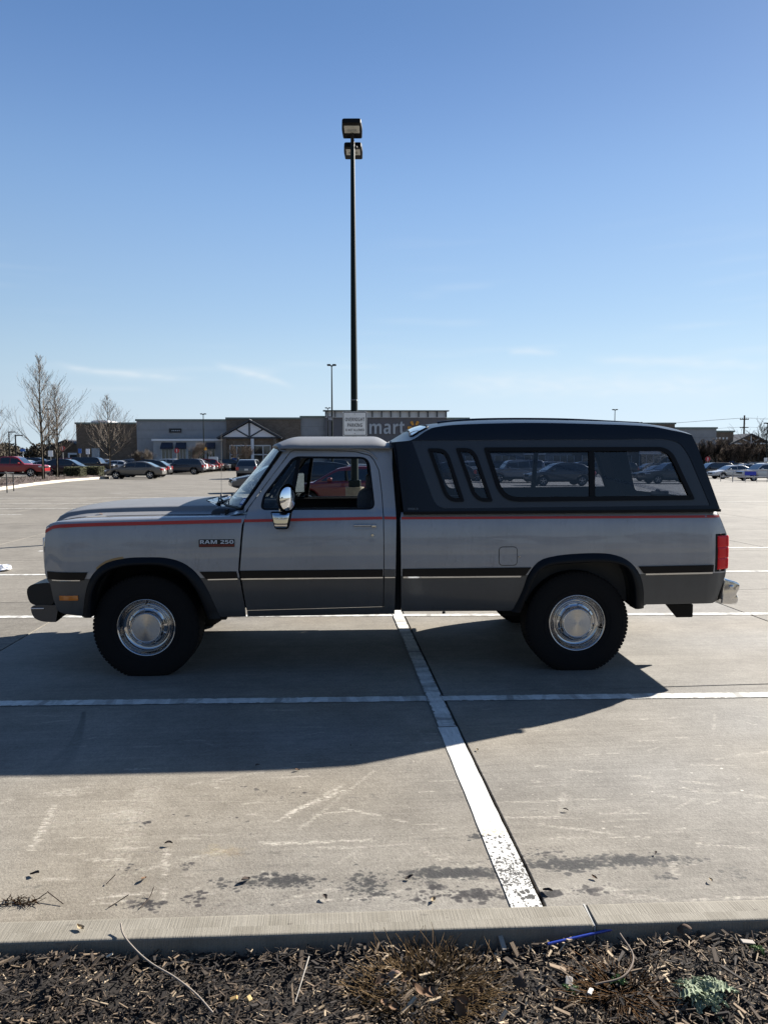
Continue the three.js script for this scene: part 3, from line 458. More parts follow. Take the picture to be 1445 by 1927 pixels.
  part('door_handle', [P(rpoly([[-0.072, 1.128, 0.01], [0.108, 1.128, 0.01], [0.108, 1.176, 0.01], [-0.072, 1.176, 0.01]]), bodyZ, { holes: [rpoly([[-0.066, 1.133, 0.008], [0.102, 1.133, 0.008], [0.102, 1.171, 0.008], [-0.066, 1.171, 0.008]])], lift: 0.004, fold: 0.006 })], M.silver, door);
  part('handle_lever', [rbox(0.13, 0.010, 0.014, 0.004, -0.005, 1.160, hz(0, 1.16) + s * 0.012), rbox(0.034, 0.02, 0.012, 0.004, 0.082, 1.153, hz(0.08, 1.153) + s * 0.01)], M.dullChrome, door);
  part('lock', new THREE.CylinderGeometry(0.010, 0.011, 0.012, 18).rotateX(Math.PI / 2).translate(0.071, 1.086, hz(0.071, 1.086) + s * 0.004), M.dullChrome, door);
  // cab side round the door: sill, rear corner, drip rail, windscreen pillar
  const ring = [[-0.884, 0.462], [0.238, 0.470], [0.252, 1.2], [0.249, 1.30], [0.231, 1.592], [0.214, 1.735], [-0.572, 1.748], [-0.606, 1.735], [-0.905, 1.297], [-0.898, 1.255], [-0.8795, 1.287], [-0.7405, 1.481], [-0.568, 1.717], [-0.533, 1.7345], [-0.30, 1.7305], [-0.060, 1.7215], [0.060, 1.690], [0.091, 1.654], [0.130, 1.572], [0.150, 1.388], [0.158, 1.23], [0.160, 0.9], [0.156, 0.5275], [-0.884, 0.5085]];
  const cab = part('cab_side', P(ring, cabZ, { y0: 0.772 }), M.silver, truck);
  part('lower_panel', P(ring, cabZ, { y1: 0.772 }), M.charcoal, cab);
  part('pinstripe', P(band(0.161, 0.251, 0.02), bodyZ, { fold: 0, lift: 0.0022 }), M.red, cab);
  part('belt_trim', P([[0.162, 0.770], [0.240, 0.770], [0.243, 0.826], [0.162, 0.827]], bodyZ, { lift: 0.009, fold: 0.01 }), M.charcoal, cab);
  part('chrome_strip', P([[0.162, 0.768], [0.240, 0.768], [0.240, 0.760], [0.162, 0.760]], bodyZ, { lift: 0.013, fold: 0.013 }), M.chrome, cab);
  part('drip_rail', tube([[-0.645, 1.748, s * 0.742], [-0.57, 1.748, s * (cabZ(0, 1.748) + 0.006)], [-0.3, 1.746, s * (cabZ(0, 1.745) + 0.008)], [-0.06, 1.737, s * (cabZ(0, 1.737) + 0.008)], [0.05, 1.715, s * (cabZ(0, 1.715) + 0.007)], [0.115, 1.66, s * (cabZ(0, 1.66) + 0.004)]], 0.007, 40, 6), M.silver, cab);
  // pickup bed
  const bedOut = [[0.289, 0.492], ...[[1.148, 0.487]], ...archR.mid, [2.186, 0.528], [2.715, 0.532], [2.744, 0.548], [2.758, 0.58], [2.812, 0.738], [2.818, 0.79], [2.815, 1.06], [2.803, 1.097], [2.742, 1.243], [2.735, 1.252], [0.292, 1.252], [0.283, 1.205], [0.286, 0.829]];
  const bed = part('bed_side', P(bedOut, bodyZ, { holes: [rpoly([[2.706, 0.782, 0.01], [2.822, 0.782, 0], [2.822, 1.076, 0], [2.706, 1.076, 0.01]]).map((p) => [Math.min(p[0], 2.806), p[1]])], y0: 0.772, fold: 0.03 }), M.silver, truck);
  part('lower_panel', P(bedOut, bodyZ, { y1: 0.772, x1: 1.66, fold: 0.03 }), M.charcoal, bed); part('lower_panel', P(bedOut, bodyZ, { y1: 0.772, x0: 1.66, fold: 0.03 }), M.charcoal, bed);
  part('pinstripe', P(band(0.292, 2.755, 0.018), bodyZ, { fold: 0, lift: 0.0022, dx: 0.1, cell: 0.02 }), M.red, bed);
  for (const g of [P([[0.296, 0.771], [1.232, 0.769], [1.278, 0.832], [0.296, 0.829]], bodyZ, { lift: 0.011, fold: 0.011 }), P([[2.145, 0.778], [2.688, 0.785], [2.690, 0.839], [2.104, 0.832]], bodyZ, { lift: 0.011, fold: 0.011 })]) part('belt_trim', g, M.trim, bed);
  for (const g of [P([[0.302, 0.770], [1.20, 0.768], [1.195, 0.757], [0.302, 0.758]], bodyZ, { lift: 0.014, fold: 0.014 }), P([[2.16, 0.777], [2.68, 0.784], [2.68, 0.771], [2.16, 0.765]], bodyZ, { lift: 0.014, fold: 0.014 })]) part('chrome_strip', g, M.chrome, bed);
  part('rear_wrap', sheet((u, v) => { const y = lerp(0.55, 1.25, u), x = y < 0.58 ? 2.758 : y < 0.738 ? lerp(2.758, 2.812, (y - 0.58) / 0.158) : y < 1.07 ? 2.816 : lerp(2.816, 2.742, (y - 1.07) / 0.18); return [x + 0.012 * Math.sin(v * Math.PI / 2), y, s * lerp(bodyZ(x, y), 0.84, v)]; }, 20, 6), M.silver, bed);
  const fd = rpoly([[1.028, 0.846, 0.035], [1.172, 0.846, 0.035], [1.172, 0.992, 0.035], [1.028, 0.992, 0.035]], 6);
  if (s > 0) { part('fuel_door', P(inset(fd, 0.005), bodyZ, { lift: 0.0025, fold: 0.004 }), M.silver, bed); part('fuel_door_gap', P(fd, bodyZ, { holes: [inset(fd, 0.005)], lift: 0.001, fold: 0 }), M.dark, bed); part('fuel_door_hinge', box(0.012, 0.012, 0.008, 1.184, 0.916, bodyZ(1.18, 0.92) + 0.003), M.dullChrome, bed); }
  // tail lamp: black bezel, three red lenses with a small clear one
  const tl = part('tail_lamp', P([[2.708, 0.784], [2.742, 0.784], [2.742, 1.074], [2.708, 1.074]], bodyZ, { lift: -0.001, fold: 0.06 }), M.black, truck);
  for (const [a, b, x0] of [[0.9705, 1.060, 2.726], [0.8855, 0.970, 2.730], [0.798, 0.885, 2.730]]) part('lens', sheet((u, v) => { const t = u * 1.35, x = lerp(x0, 2.826, Math.min(1, t)), y = lerp(a, b, v), e = Math.min(1, Math.min(v, 1 - v) * 10, u * 18), k = Math.max(0, t - 1) / 0.35; return [x + 0.008 * (0.55 + 0.45 * e) * Math.sin(Math.min(1, t) * 1.5), y, s * (bodyZ(Math.min(x, 2.80), y) - 0.006 + 0.006 + 0.005 * e - 0.012 * Math.pow(Math.min(1, t), 4) - 0.14 * k)]; }, 26, 12, s < 0), M.tail, tl);
  part('clear_lens', rbox(0.008, 0.05, 0.03, 0.004, 2.836, 0.842, s * 0.928), M.clear, tl);
  part('bed_wall', box(2.4, 0.7, 0.01, 1.52, 0.88, s * 0.80), M.liner, bed);
}
// hood with its raised middle and stepped edges
{
  const cH = table([[-2.50, 1.216], [-2.46, 1.243], [-2.42, 1.260], [-2.30, 1.284], [-2.1, 1.305], [-1.73, 1.320], [-1.3, 1.326], [-1.0, 1.328]]);
  const w = table([[0, 1], [0.2, 0.975], [0.40, 0.87], [0.54, 0.73], [0.60, 0.655], [0.628, 0.60], [0.640, 0.50], [0.655, 0.26], [0.668, 0.19], [0.70, 0.15], [0.75, 0.08], [0.797, 0.0]]);
  const hx = (z, u) => lerp(-2.355 - 0.105 * smooth(0.82, 0.55, z), -1.10 - 0.22 * smooth(0.85, 0.25, z), u);
  const hood = part('hood', sheet((u, v) => { const z = lerp(-0.797, 0.797, v), az = Math.abs(z), x = hx(az, u), nose = smooth(0.03, 0.0, u); return [x, lerp(seam(x), cH(x) - 0.02 * nose, Math.max(0, w(az))) - 0.012 * nose, z]; }, 70, 150, true), M.faded, truck);
  part('hood_lip', sheet((u, v) => { const z = lerp(-0.79, 0.79, v), az = Math.abs(z), x = hx(az, 0), y = lerp(seam(x), cH(x) - 0.02, Math.max(0, w(az))) - 0.012; return [x + 0.03 * u * u, y - 0.05 * u, z]; }, 4, 60), M.faded, hood);
  // cowl with its grille and the wipers
  const wsx = (z) => -1.19 + 0.255 * Math.pow(Math.abs(z) / 0.83, 2.2);
  const cowl = part('cowl', sheet((u, v) => { const z = lerp(-0.93, 0.93, v), az = Math.abs(z), x = lerp(-1.10 - 0.22 * smooth(0.85, 0.25, Math.min(0.797, az)) + 0.004, wsx(Math.min(az, 0.84)) + 0.03, u), e = smooth(0.78, 0.93, az); return [x, lerp(lerp(1.318, 1.243, smooth(0.4, 0.8, az)), 1.285, u) - 0.03 * e - 0.012 * Math.sin(u * Math.PI) * (1 - e), z]; }, 14, 50, true), M.silver, truck);
  for (const z of [-0.5, -0.2, 0.1, 0.4]) part('cowl_vent', rbox(0.05, 0.012, 0.22, 0.004, -1.225 + 0.04 * Math.abs(z), 1.298 - 0.02 * Math.abs(z), z), M.black, cowl);
  for (const [z0, z1] of [[0.52, -0.05], [-0.12, -0.62]]) { const wp = part('wiper', [rod([-1.17, 1.285, z0], [-1.225, 1.335, lerp(z0, z1, 0.5)], 0.009, 0.006), rod([-1.17, 1.27, z0], [-1.17, 1.31, z0], 0.018, 0.014)], M.black, cowl); part('wiper_blade', tube([[-1.16, 1.322, z0 - 0.1], [-1.21, 1.336, lerp(z0, z1, 0.5)], [-1.205, 1.337, z1]], 0.009, 10, 6), M.black, wp); }
  // windscreen in its rubber
  const ws = (u, v) => { const z0 = lerp(-0.825, 0.825, u), z1 = lerp(-0.705, 0.705, u), q = Math.pow(Math.abs(u - 0.5) * 2, 2.2), b = [-1.19 + 0.255 * q, 1.282 - 0.0 * q, z0], t = [-0.755 + 0.125 * q, 1.772 - 0.032 * q, z1]; return [0, 1, 2].map((c) => lerp(b[c], t[c], v)); };
  const wn = part('windscreen', sheet((u, v) => ws(0.012 + u * 0.976, 0.012 + v * 0.976), 30, 10, true), M.glass, truck);
  const rim = []; for (let i = 0; i <= 20; i++) rim.push(ws(i / 20, 0)); for (let i = 1; i <= 8; i++) rim.push(ws(1, i / 8)); for (let i = 1; i <= 20; i++) rim.push(ws(1 - i / 20, 1)); for (let i = 1; i < 8; i++) rim.push(ws(0, 1 - i / 8));
  part('windscreen_seal', tube(rim, 0.014, 160, 6, true), M.black, wn);
  part('inspection_sticker', sheet((u, v) => { const p = ws(0.958 + u * 0.034, 0.05 + v * 0.115); return [p[0] - 0.004, p[1] + 0.002, p[2]]; }, 2, 2, true), std({ map: canvasTexture(128, 128, (c) => { c.fillStyle = '#1d3f86'; c.fillRect(0, 0, 128, 128); c.fillStyle = '#cfd8e6'; c.fillRect(14, 22, 100, 84); c.fillStyle = '#27456f'; c.font = 'bold 40px sans-serif'; c.fillText('H2', 36, 60); c.fillText('92', 36, 100); }), roughness: 0.6, side: THREE.DoubleSide }), wn);
  { const g = wn.children[1].geometry, uv = g.attributes.uv; for (let i = 0; i < uv.count; i++) uv.setXY(i, 1 - (i % 3) / 2, Math.floor(i / 3) / 2); }
  part('rear_view_mirror', rbox(0.02, 0.06, 0.22, 0.01, -0.66, 1.66, 0), M.black, wn);
}
// roof: a crowned pressing that overhangs the windscreen
{
  const roofY = (x, z) => { const e = Math.pow(Math.abs(z) / 0.775, 3.2), f = Math.pow(smooth(-0.50, -0.76, x), 1.6), r = Math.pow(smooth(0.05, 0.245, x), 2.2); return 1.742 + 0.100 * Math.sqrt(Math.max(0, 1 - e)) * (1 - 0.62 * f) * (1 - 0.55 * r) + 0.012 * (1 - (z / 0.775) ** 2) * (1 - f) * (1 - r); };
  const roof = part('roof', sheet((u, v) => { const a = (v - 0.5) * Math.PI, z = 0.775 * Math.sin(a), q = Math.pow(Math.abs(z) / 0.775, 2.2), x = lerp(-0.775 + 0.125 * q, 0.236, u); return [x, roofY(x, z) - 0.012 * smooth(0.02, 0, u), z * (1 - 0.02 * smooth(0.2, 0, u))]; }, 60, 60, true), M.faded, truck);
  part('roof_brow', sheet((u, v) => { const a = (v - 0.5) * Math.PI, z = 0.775 * Math.sin(a), q = Math.pow(Math.abs(z) / 0.775, 2.2), x = -0.775 + 0.125 * q; return [x + 0.05 * u * u + 0.004, roofY(x, z) - 0.012 - u * 0.035 * (1 - q * 0.6), z * 0.98]; }, 4, 40), M.faded, roof);
  part('headliner', sheet((u, v) => [lerp(-0.68, 0.2, u), 1.735, lerp(-0.70, 0.70, v)], 1, 1), M.dash, roof);
  const hole = rpoly([[-0.56, 1.33, 0.06], [0.56, 1.33, 0.06], [0.53, 1.66, 0.06], [-0.53, 1.66, 0.06]]);
  const wallBack = (zx) => zx;
  const bw = part('cab_back', [extrude([[-0.93, 0.5], [0.93, 0.5], [0.93, 1.25], [0.86, 1.30], [0.745, 1.735], [0.70, 1.80], [-0.70, 1.80], [-0.745, 1.735], [-0.86, 1.30], [-0.93, 1.25]], 0.02, 0, 1, [hole]).rotateY(Math.PI / 2).translate(0.222, 0, 0)], M.silver, truck);
  part('rear_glass', extrude(inset(hole, -0.004), 0.004).rotateY(Math.PI / 2).translate(0.222, 0, 0), M.tint, bw);
}
// inside the cab
{
  const seat = part('bench_seat', [rbox(0.52, 0.16, 1.36, 0.06, -0.13, 1.0, 0), rbox(0.15, 0.50, 1.36, 0.06, 0, 0, 0, 3).rotateZ(-0.16).translate(0.11, 1.13, 0), rbox(0.50, 0.35, 1.3, 0.02, -0.12, 0.75, 0)], M.cloth, truck);
  for (const z of [0.36, -0.36]) part('head_rest', [rbox(0.075, 0.16, 0.26, 0.035, 0.070, 1.445, z, 3), rod([0.085, 1.35, z], [0.078, 1.40, z], 0.03, 0.03)], M.cloth, seat);
  part('seat_side', rbox(0.2, 0.34, 0.46, 0.09, 0.055, 1.25, 0.40, 4), M.cloth, seat);
  part('dashboard', [rbox(0.42, 0.30, 1.62, 0.06, -0.98, 1.13, 0, 3), rbox(0.30, 0.05, 0.44, 0.02, -0.90, 1.285, 0.40, 3)], M.dash, truck);
  const c = V(-0.60, 1.16, 0.40), wheel = new THREE.TorusGeometry(0.20, 0.013, 10, 40);
  const sw = part('steering_wheel', [wheel, rod([-0.19, 0, 0], [0.19, 0, 0], 0.014), rod([0, -0.19, 0], [0, 0, 0], 0.014), new THREE.CylinderGeometry(0.06, 0.06, 0.04, 20).rotateX(Math.PI / 2)], M.black, truck);
  sw.position.copy(c); sw.rotation.set(0, Math.PI / 2, 0); sw.rotateX(-0.55);
  part('steering_column', rod([-0.95, 1.0, 0.4], [-0.62, 1.15, 0.4], 0.03), M.dash, sw).position.set(0, 0, 0);
  sw.children[0].geometry = rod([0, 0, -0.03], [0, 0, -0.35], 0.03);
  part('cab_floor', [box(1.2, 0.02, 1.8, -0.35, 0.53, 0), box(0.02, 0.75, 1.7, -1.05, 0.9, 0), box(1.0, 0.012, 1.55, -1.6, 1.02, 0)], M.dark, truck);
}
part('cab_seal', extrude([[-0.955, 0.5], [0.955, 0.5], [0.955, 1.18], [0.875, 1.27], [0.715, 1.74], [-0.715, 1.74], [-0.875, 1.27], [-0.955, 1.18]], 0.05).rotateY(Math.PI / 2).translate(0.262, 0, 0), M.rubber, truck);
// camper shell over the bed
{
  const cap = new THREE.Group(); cap.name = 'camper_shell'; truck.add(cap);
  const E = table([[0.20, 1.787], [0.30, 1.794], [0.385, 1.806], [0.455, 1.852], [0.526, 1.893], [0.60, 1.909], [0.68, 1.919], [0.9, 1.929], [1.32, 1.936], [1.8, 1.926], [2.25, 1.906], [2.42, 1.874], [2.50, 1.858], [2.57, 1.838]]);
  const Rc = table([[0.20, 1.795], [0.25, 1.822], [0.34, 1.876], [0.436, 1.927], [0.52, 1.951], [0.61, 1.962], [1.03, 1.986], [1.6, 1.984], [2.2, 1.963], [2.4, 1.944], [2.50, 1.925], [2.58, 1.898]]);
  const full = [[0.309, 1.255], [2.747, 1.262], [2.746, 1.273], [2.602, 1.752], [2.566, 1.838], ...along(2.555, 0.216, 60, E), [0.240, 1.743], [0.289, 1.451]];
  const w1 = rpoly([[0.502, 1.737, 0.012], [0.618, 1.737, 0.06], [0.660, 1.690, 0.03], [0.770, 1.335, 0.012], [0.675, 1.335, 0.05], [0.622, 1.385, 0.04]], 6), w2 = rpoly([[0.720, 1.739, 0.012], [0.828, 1.739, 0.06], [0.874, 1.690, 0.03], [0.987, 1.335, 0.012], [0.893, 1.335, 0.05], [0.838, 1.385, 0.04]], 6);
  const w3 = rpoly([[0.936, 1.743, 0.015], [2.385, 1.743, 0.10], [2.551, 1.342, 0.012], [1.11, 1.334, 0.11], [1.031, 1.42, 0.05]], 8);
  const insetLine = rpoly([[0.378, 1.800, 0.01], [0.535, 1.345, 0.03], [0.585, 1.280, 0.10], [2.675, 1.292, 0.012], [2.525, 1.700, 0.08], [2.44, 1.808, 0.16]], 8);
  for (const s of sides) {
    const P = (o, zf, opt) => panel(o, zf, { side: s, ...opt });
    part('shell_side', P(full, capZ, { holes: [insetLine], fold: 0.03 }), M.navy, cap);
    part('inset_panel', P(inset(insetLine, 0.001), capZ, { holes: [w1, w2, w3], lift: -0.005, fold: 0.02 }), M.slate, cap);
    for (const w of [w1, w2]) { part('window_frame', P(inset(w, -0.003), capZ, { holes: [inset(w, 0.024)], lift: 0.006, fold: 0.028 }), M.black, cap); part('window_pane', P(inset(w, 0.02), capZ, { lift: -0.010, fold: 0 }), M.shade, cap); }
    part('window_frame', [P(inset(w3, -0.003), capZ, { holes: [inset(w3, 0.030)], lift: 0.007, fold: 0.03 }), P([[1.748, 1.72], [1.790, 1.72], [1.782, 1.355], [1.738, 1.355]], capZ, { lift: 0.002, fold: 0.025 })], M.black, cap);
    part('window_pane', P(inset(w3, 0.026), capZ, { lift: -0.012, fold: 0 }), M.shade, cap);
    if (s > 0) part('window_latch', [rbox(0.135, 0.026, 0.02, 0.006, 2.30, 1.392, capZ(2.3, 1.392) - 0.035), rbox(0.03, 0.016, 0.02, 0.004, 2.285, 1.41, capZ(2.3, 1.41) - 0.035)], M.steel, cap);
    part('shell_rail', P([[0.306, 1.238], [2.748, 1.246], [2.749, 1.266], [0.306, 1.259]], (x, y) => 0.976, { lift: 0.004, fold: 0.05 }), M.black, cap);
    part('inner_skirt', [P([[0.99, 1.27], [2.70, 1.27], [2.62, 1.36], [0.99, 1.345]], capZ, { lift: -0.04, fold: 0 })], M.slate, cap);
  }
  const zt = (x) => capZ(x, E(x)), crownP = (x) => lerp(1.9, 3.6, smooth(0.5, 0.8, x));
  const rf = part('shell_roof', sheet((u, v) => { const x = lerp(0.214, 2.568, u), a = (v - 0.5) * Math.PI, z = zt(x) * Math.sin(a), q = Math.pow(Math.abs(Math.sin(a)), crownP(x)); return [x, E(x) + (Rc(x) - E(x)) * (1 - q), z]; }, 90, 48, true), M.navy, cap);
  for (const z of [-0.45, 0.45]) part('roof_rib', tube([[0.62, Rc(0.62) + 0.003, z], [0.9, Rc(0.9) + 0.008, z], [1.6, Rc(1.6) + 0.008, z], [2.3, Rc(2.3) + 0.004, z]].map((p) => [p[0], p[1] - 0.012, p[2]]), 0.014, 40, 8), M.navy, cap);
  // front window on the sloping face, its shell front wall, and the rear hatch
  const slope = (u, v, up) => { const x = lerp(0.392, 0.508, v), z = lerp(-0.66, 0.715, u), q = Math.pow(Math.abs(z) / zt(x), crownP(x)); return [x - up * 0.5, E(x) + (Rc(x) - E(x)) * (1 - q) + up, z]; };
  part('front_glass', sheet((u, v) => slope(u, v, 0.004), 40, 8, true), phys({ color: lin(0.02, 0.025, 0.03), roughness: 0.02, clearcoat: 1 }), cap);
  part('front_glass_seal', tube([...[0, 0.25, 0.5, 0.75, 1].map((u) => slope(u, 0, 0.004)), ...[0.5, 1].map((v) => slope(1, v, 0.004)), ...[0.75, 0.5, 0.25, 0].map((u) => slope(u, 1, 0.004)), slope(0, 0.5, 0.004)], 0.006, 90, 6, true), M.black, cap);
  const fh = rpoly([[-0.6, 1.36, 0.05], [0.6, 1.36, 0.05], [0.56, 1.66, 0.05], [-0.56, 1.66, 0.05]]);
  part('shell_front', panel([[-0.95, 1.255], [0.95, 1.255], [0.86, 1.72], [0.83, 1.785], [-0.83, 1.785], [-0.86, 1.72]], () => 0, { holes: [fh], fold: 0 }).rotateY(Math.PI / 2).applyMatrix4(new THREE.Matrix4().makeShear(0, 0, -0.13, 0, 0, 0)).translate(0.31 + 0.163, 0, 0), M.navy, cap);
  const slantX = (y) => lerp(2.747, 2.566, (y - 1.262) / (1.838 - 1.262)), hatchHole = rpoly([[-0.68, 1.34, 0.05], [0.68, 1.34, 0.05], [0.60, 1.76, 0.07], [-0.60, 1.76, 0.07]]);
  const warp = (g, off) => { const p = g.attributes.position; for (let i = 0; i < p.count; i++) { const z = p.getX(i), y = p.getY(i); p.setXYZ(i, slantX(y) + off - 0.02 * smooth(1.80, 1.9, y), y, z); } g.computeVertexNormals(); return g; };
  part('hatch', warp(panel([[-0.955, 1.262], [0.955, 1.262], [0.89, 1.6], [0.835, 1.838], [0.70, 1.885], [0.4, 1.90], [-0.4, 1.90], [-0.70, 1.885], [-0.835, 1.838], [-0.89, 1.6]], () => 0, { holes: [hatchHole], fold: 0 }), 0.004), M.navy, cap);
  part('hatch_glass', warp(panel(inset(hatchHole, -0.01), () => 0, { fold: 0 }), 0.01), M.shade, cap);
  part('hatch_handle', rbox(0.03, 0.03, 0.10, 0.008, 2.752, 1.295, 0.0), M.black, cap);
  part('maker_badge', panel([[0.338, 1.270], [0.420, 1.270], [0.420, 1.290], [0.338, 1.290]], capZ, { lift: 0.003, fold: 0.004 }), std({ map: canvasTexture(256, 64, (c) => { c.fillStyle = '#0b1018'; c.fillRect(0, 0, 256, 64); c.strokeStyle = '#2c3540'; c.lineWidth = 3; c.strokeRect(3, 3, 250, 58); c.fillStyle = '#5d6874'; c.font = 'bold 36px sans-serif'; c.fillText('AUTOLUX', 12, 45); c.fillText('II', 216, 45); }), roughness: 0.5 }), cap);
  { const g = cap.children[cap.children.length - 1].geometry, p = g.attributes.position, uv = g.attributes.uv; for (let i = 0; i < p.count; i++) uv.setXY(i, (p.getX(i) - 0.338) / 0.082, (p.getY(i) - 1.27) / 0.02); }
}
// emblem on the fender
{
  const t = canvasTexture(1024, 224, (c) => {
    c.fillStyle = '#07080a'; c.fillRect(0, 0, 1024, 224); c.fillStyle = '#b9bec6'; c.save(); c.font = 'bold 150px sans-serif'; c.translate(14, 128); c.scale(992 / c.measureText('RAM 250').width, 1); c.fillText('RAM 250', 0, 0); c.restore();
    c.fillStyle = '#7a2413'; c.fillRect(14, 148, 996, 58); c.fillStyle = '#140a08'; c.font = 'bold 52px sans-serif'; c.save(); c.translate(22, 196); c.scale(980 / c.measureText('CUMMINS TURBO DIESEL').width, 1); c.fillText('CUMMINS TURBO DIESEL', 0, 0); c.restore();
  });
  const g = panel(rpoly([[-1.228, 1.005, 0.004], [-0.963, 1.005, 0.004], [-0.963, 1.062, 0.004], [-1.228, 1.062, 0.004]], 2), bodyZ, { lift: 0.006, fold: 0.008 }), p = g.attributes.position, uv = g.attributes.uv;
  for (let i = 0; i < p.count; i++) uv.setXY(i, (p.getX(i) + 1.228) / 0.265, (p.getY(i) - 1.005) / 0.057);
  part('emblem', g, std({ map: t, roughness: 0.4, metalness: 0.2 }), truck, 'black badge with silver and orange-red letters');
}
// nose: chrome grille surround, lamps, bumper with its black upper cushion
{
  const nose = rpoly([[-2.385, 0.765, 0.0], [-2.432, 0.765, 0.015], [-2.453, 0.83, 0.03], [-2.457, 0.92, 0.05], [-2.452, 1.04, 0.05], [-2.430, 1.118, 0.03], [-2.385, 1.128, 0.0]], 5), g = extrude(nose, 1.84, 0.012, 3), p = g.attributes.position;
  for (let i = 0; i < p.count; i++) p.setX(i, p.getX(i) + 0.04 * Math.pow(Math.abs(p.getZ(i)) / 0.92, 6)); g.computeVertexNormals();
  const gr = part('grille', toCreasedNormals(g, 0.6), M.chrome, truck);
  for (const [z, y] of [[-0.27, 0.9], [-0.27, 1.02], [0.27, 0.9], [0.27, 1.02]]) part('grille_mesh', box(0.012, 0.10, 0.48, -2.456, y, z), M.dark, gr);
  for (const z of [-0.7, 0.7]) part('headlight', rbox(0.02, 0.16, 0.26, 0.006, -2.447, 0.985, z), M.clear, truck);
  const sweep = (prof, half, taper) => sheet((u, v) => { const q = prof[Math.round(u * (prof.length - 1))], z = lerp(-half, half, v), az = Math.abs(z), k = Math.pow(smooth(half - 0.35, half, az), 2); return [q[0] + taper * k * (q[0] < -2.3 ? 1 : 0.4), q[1], z]; }, prof.length - 1, 60);
  const cap = (prof, z) => { const s = new THREE.ShapeGeometry(new THREE.Shape(prof.map((q) => new THREE.Vector2(q[0], q[1])))); s.translate(0, 0, z); return s; };
  const metal = spline([[-2.33, 0.565], [-2.40, 0.566], [-2.49, 0.566], [-2.532, 0.556], [-2.535, 0.52], [-2.515, 0.472], [-2.47, 0.446], [-2.40, 0.436], [-2.355, 0.436]], 24), soft = spline([[-2.36, 0.58], [-2.40, 0.557], [-2.48, 0.562], [-2.53, 0.580], [-2.551, 0.625], [-2.554, 0.685], [-2.530, 0.715], [-2.47, 0.730], [-2.40, 0.735], [-2.36, 0.73]], 24);
  const cushion = matte(0.010, 0.011, 0.013, 0.42, 0.6), bp = part('front_bumper', [sweep(metal, 0.955, 0.03), cap(metal.map((q) => [q[0] + 0.03 * (q[0] < -2.3 ? 1 : 0.4), q[1]]), 0.955), cap(metal.map((q) => [q[0] + 0.03, q[1]]), -0.955)], phys({ color: lin(0.018, 0.022, 0.029), roughness: 0.35, clearcoat: 0.35, clearcoatRoughness: 0.1, side: THREE.DoubleSide }), truck);
  part('bumper_cushion', [sweep(soft, 0.945, 0.02), cap(soft.map((q) => [q[0] + 0.02, q[1]]), 0.945), cap(soft.map((q) => [q[0] + 0.02, q[1]]), -0.945)], cushion, bp);
  for (const z of [-0.42, 0.42]) part('bumper_guard', rbox(0.12, 0.26, 0.12, 0.03, -2.480, 0.655, z, 4), cushion, bp);
  part('bumper_slot', rbox(0.10, 0.012, 0.01, 0.005, -2.458, 0.541, 0.957), M.chrome, bp);
  part('front_valance', [box(0.06, 0.22, 1.7, -2.35, 0.66, 0)], M.charcoal, truck);
  part('engine_bay', [box(1.3, 0.5, 1.0, -1.72, 0.80, 0), box(0.6, 0.25, 0.6, -1.5, 0.5, 0)], M.dark, truck);
}
// tail: tailgate, chrome rear bumper, hitch bracket
{
  part('tailgate', [sheet((u, v) => { const y = lerp(0.60, 1.25, u), x = y < 1.07 ? 2.826 : lerp(2.826, 2.752, (y - 1.07) / 0.18); return [x, y, lerp(-0.84, 0.84, v)]; }, 10, 2), box(0.02, 0.64, 1.68, 2.74, 0.9, 0)], M.silver, truck);
  const pr = rpoly([[2.795, 0.52, 0.006], [2.925, 0.512, 0.03], [2.934, 0.563, 0.015], [2.916, 0.598, 0.015], [2.938, 0.632, 0.02], [2.945, 0.675, 0.025], [2.90, 0.697, 0.01], [2.815, 0.718, 0.01]], 4);
  const g = extrude(pr, 1.88, 0.012, 3); const p = g.attributes.position; for (let i = 0; i < p.count; i++) { const k = smooth(0.6, 0.94, Math.abs(p.getZ(i))); p.setX(i, p.getX(i) - 0.0 * k); } 
  const rb = part('rear_bumper', toCreasedNormals(g, 0.5), std({ color: lin(0.68, 0.68, 0.69), roughness: 0.11, metalness: 1 }), truck);
  for (const z of [-0.948, 0.948]) part('bumper_bolt', new THREE.SphereGeometry(0.017, 16, 10).scale(1, 1, 0.5).translate(2.868, 0.655, z), M.chrome, rb);
  part('bumper_bracket', [box(0.10, 0.15, 0.06, 2.78, 0.62, 0.7), box(0.10, 0.15, 0.06, 2.78, 0.62, -0.7), box(0.02, 0.17, 1.75, 2.79, 0.62, 0)], M.dark, rb);
  part('hitch_bracket', extrude([[2.545, 0.43], [2.778, 0.428], [2.778, 0.325], [2.768, 0.318], [2.640, 0.318]], 0.02, 0.002, 1).translate(0, 0, 0.5), M.black, truck);
  part('hitch_bar', box(0.1, 0.1, 1.0, 2.72, 0.46, 0), M.black, truck);
  part('number_plate', box(0.006, 0.15, 0.3, 2.94, 0.61, 0), plain(0.7, 0.7, 0.68), rb);
}
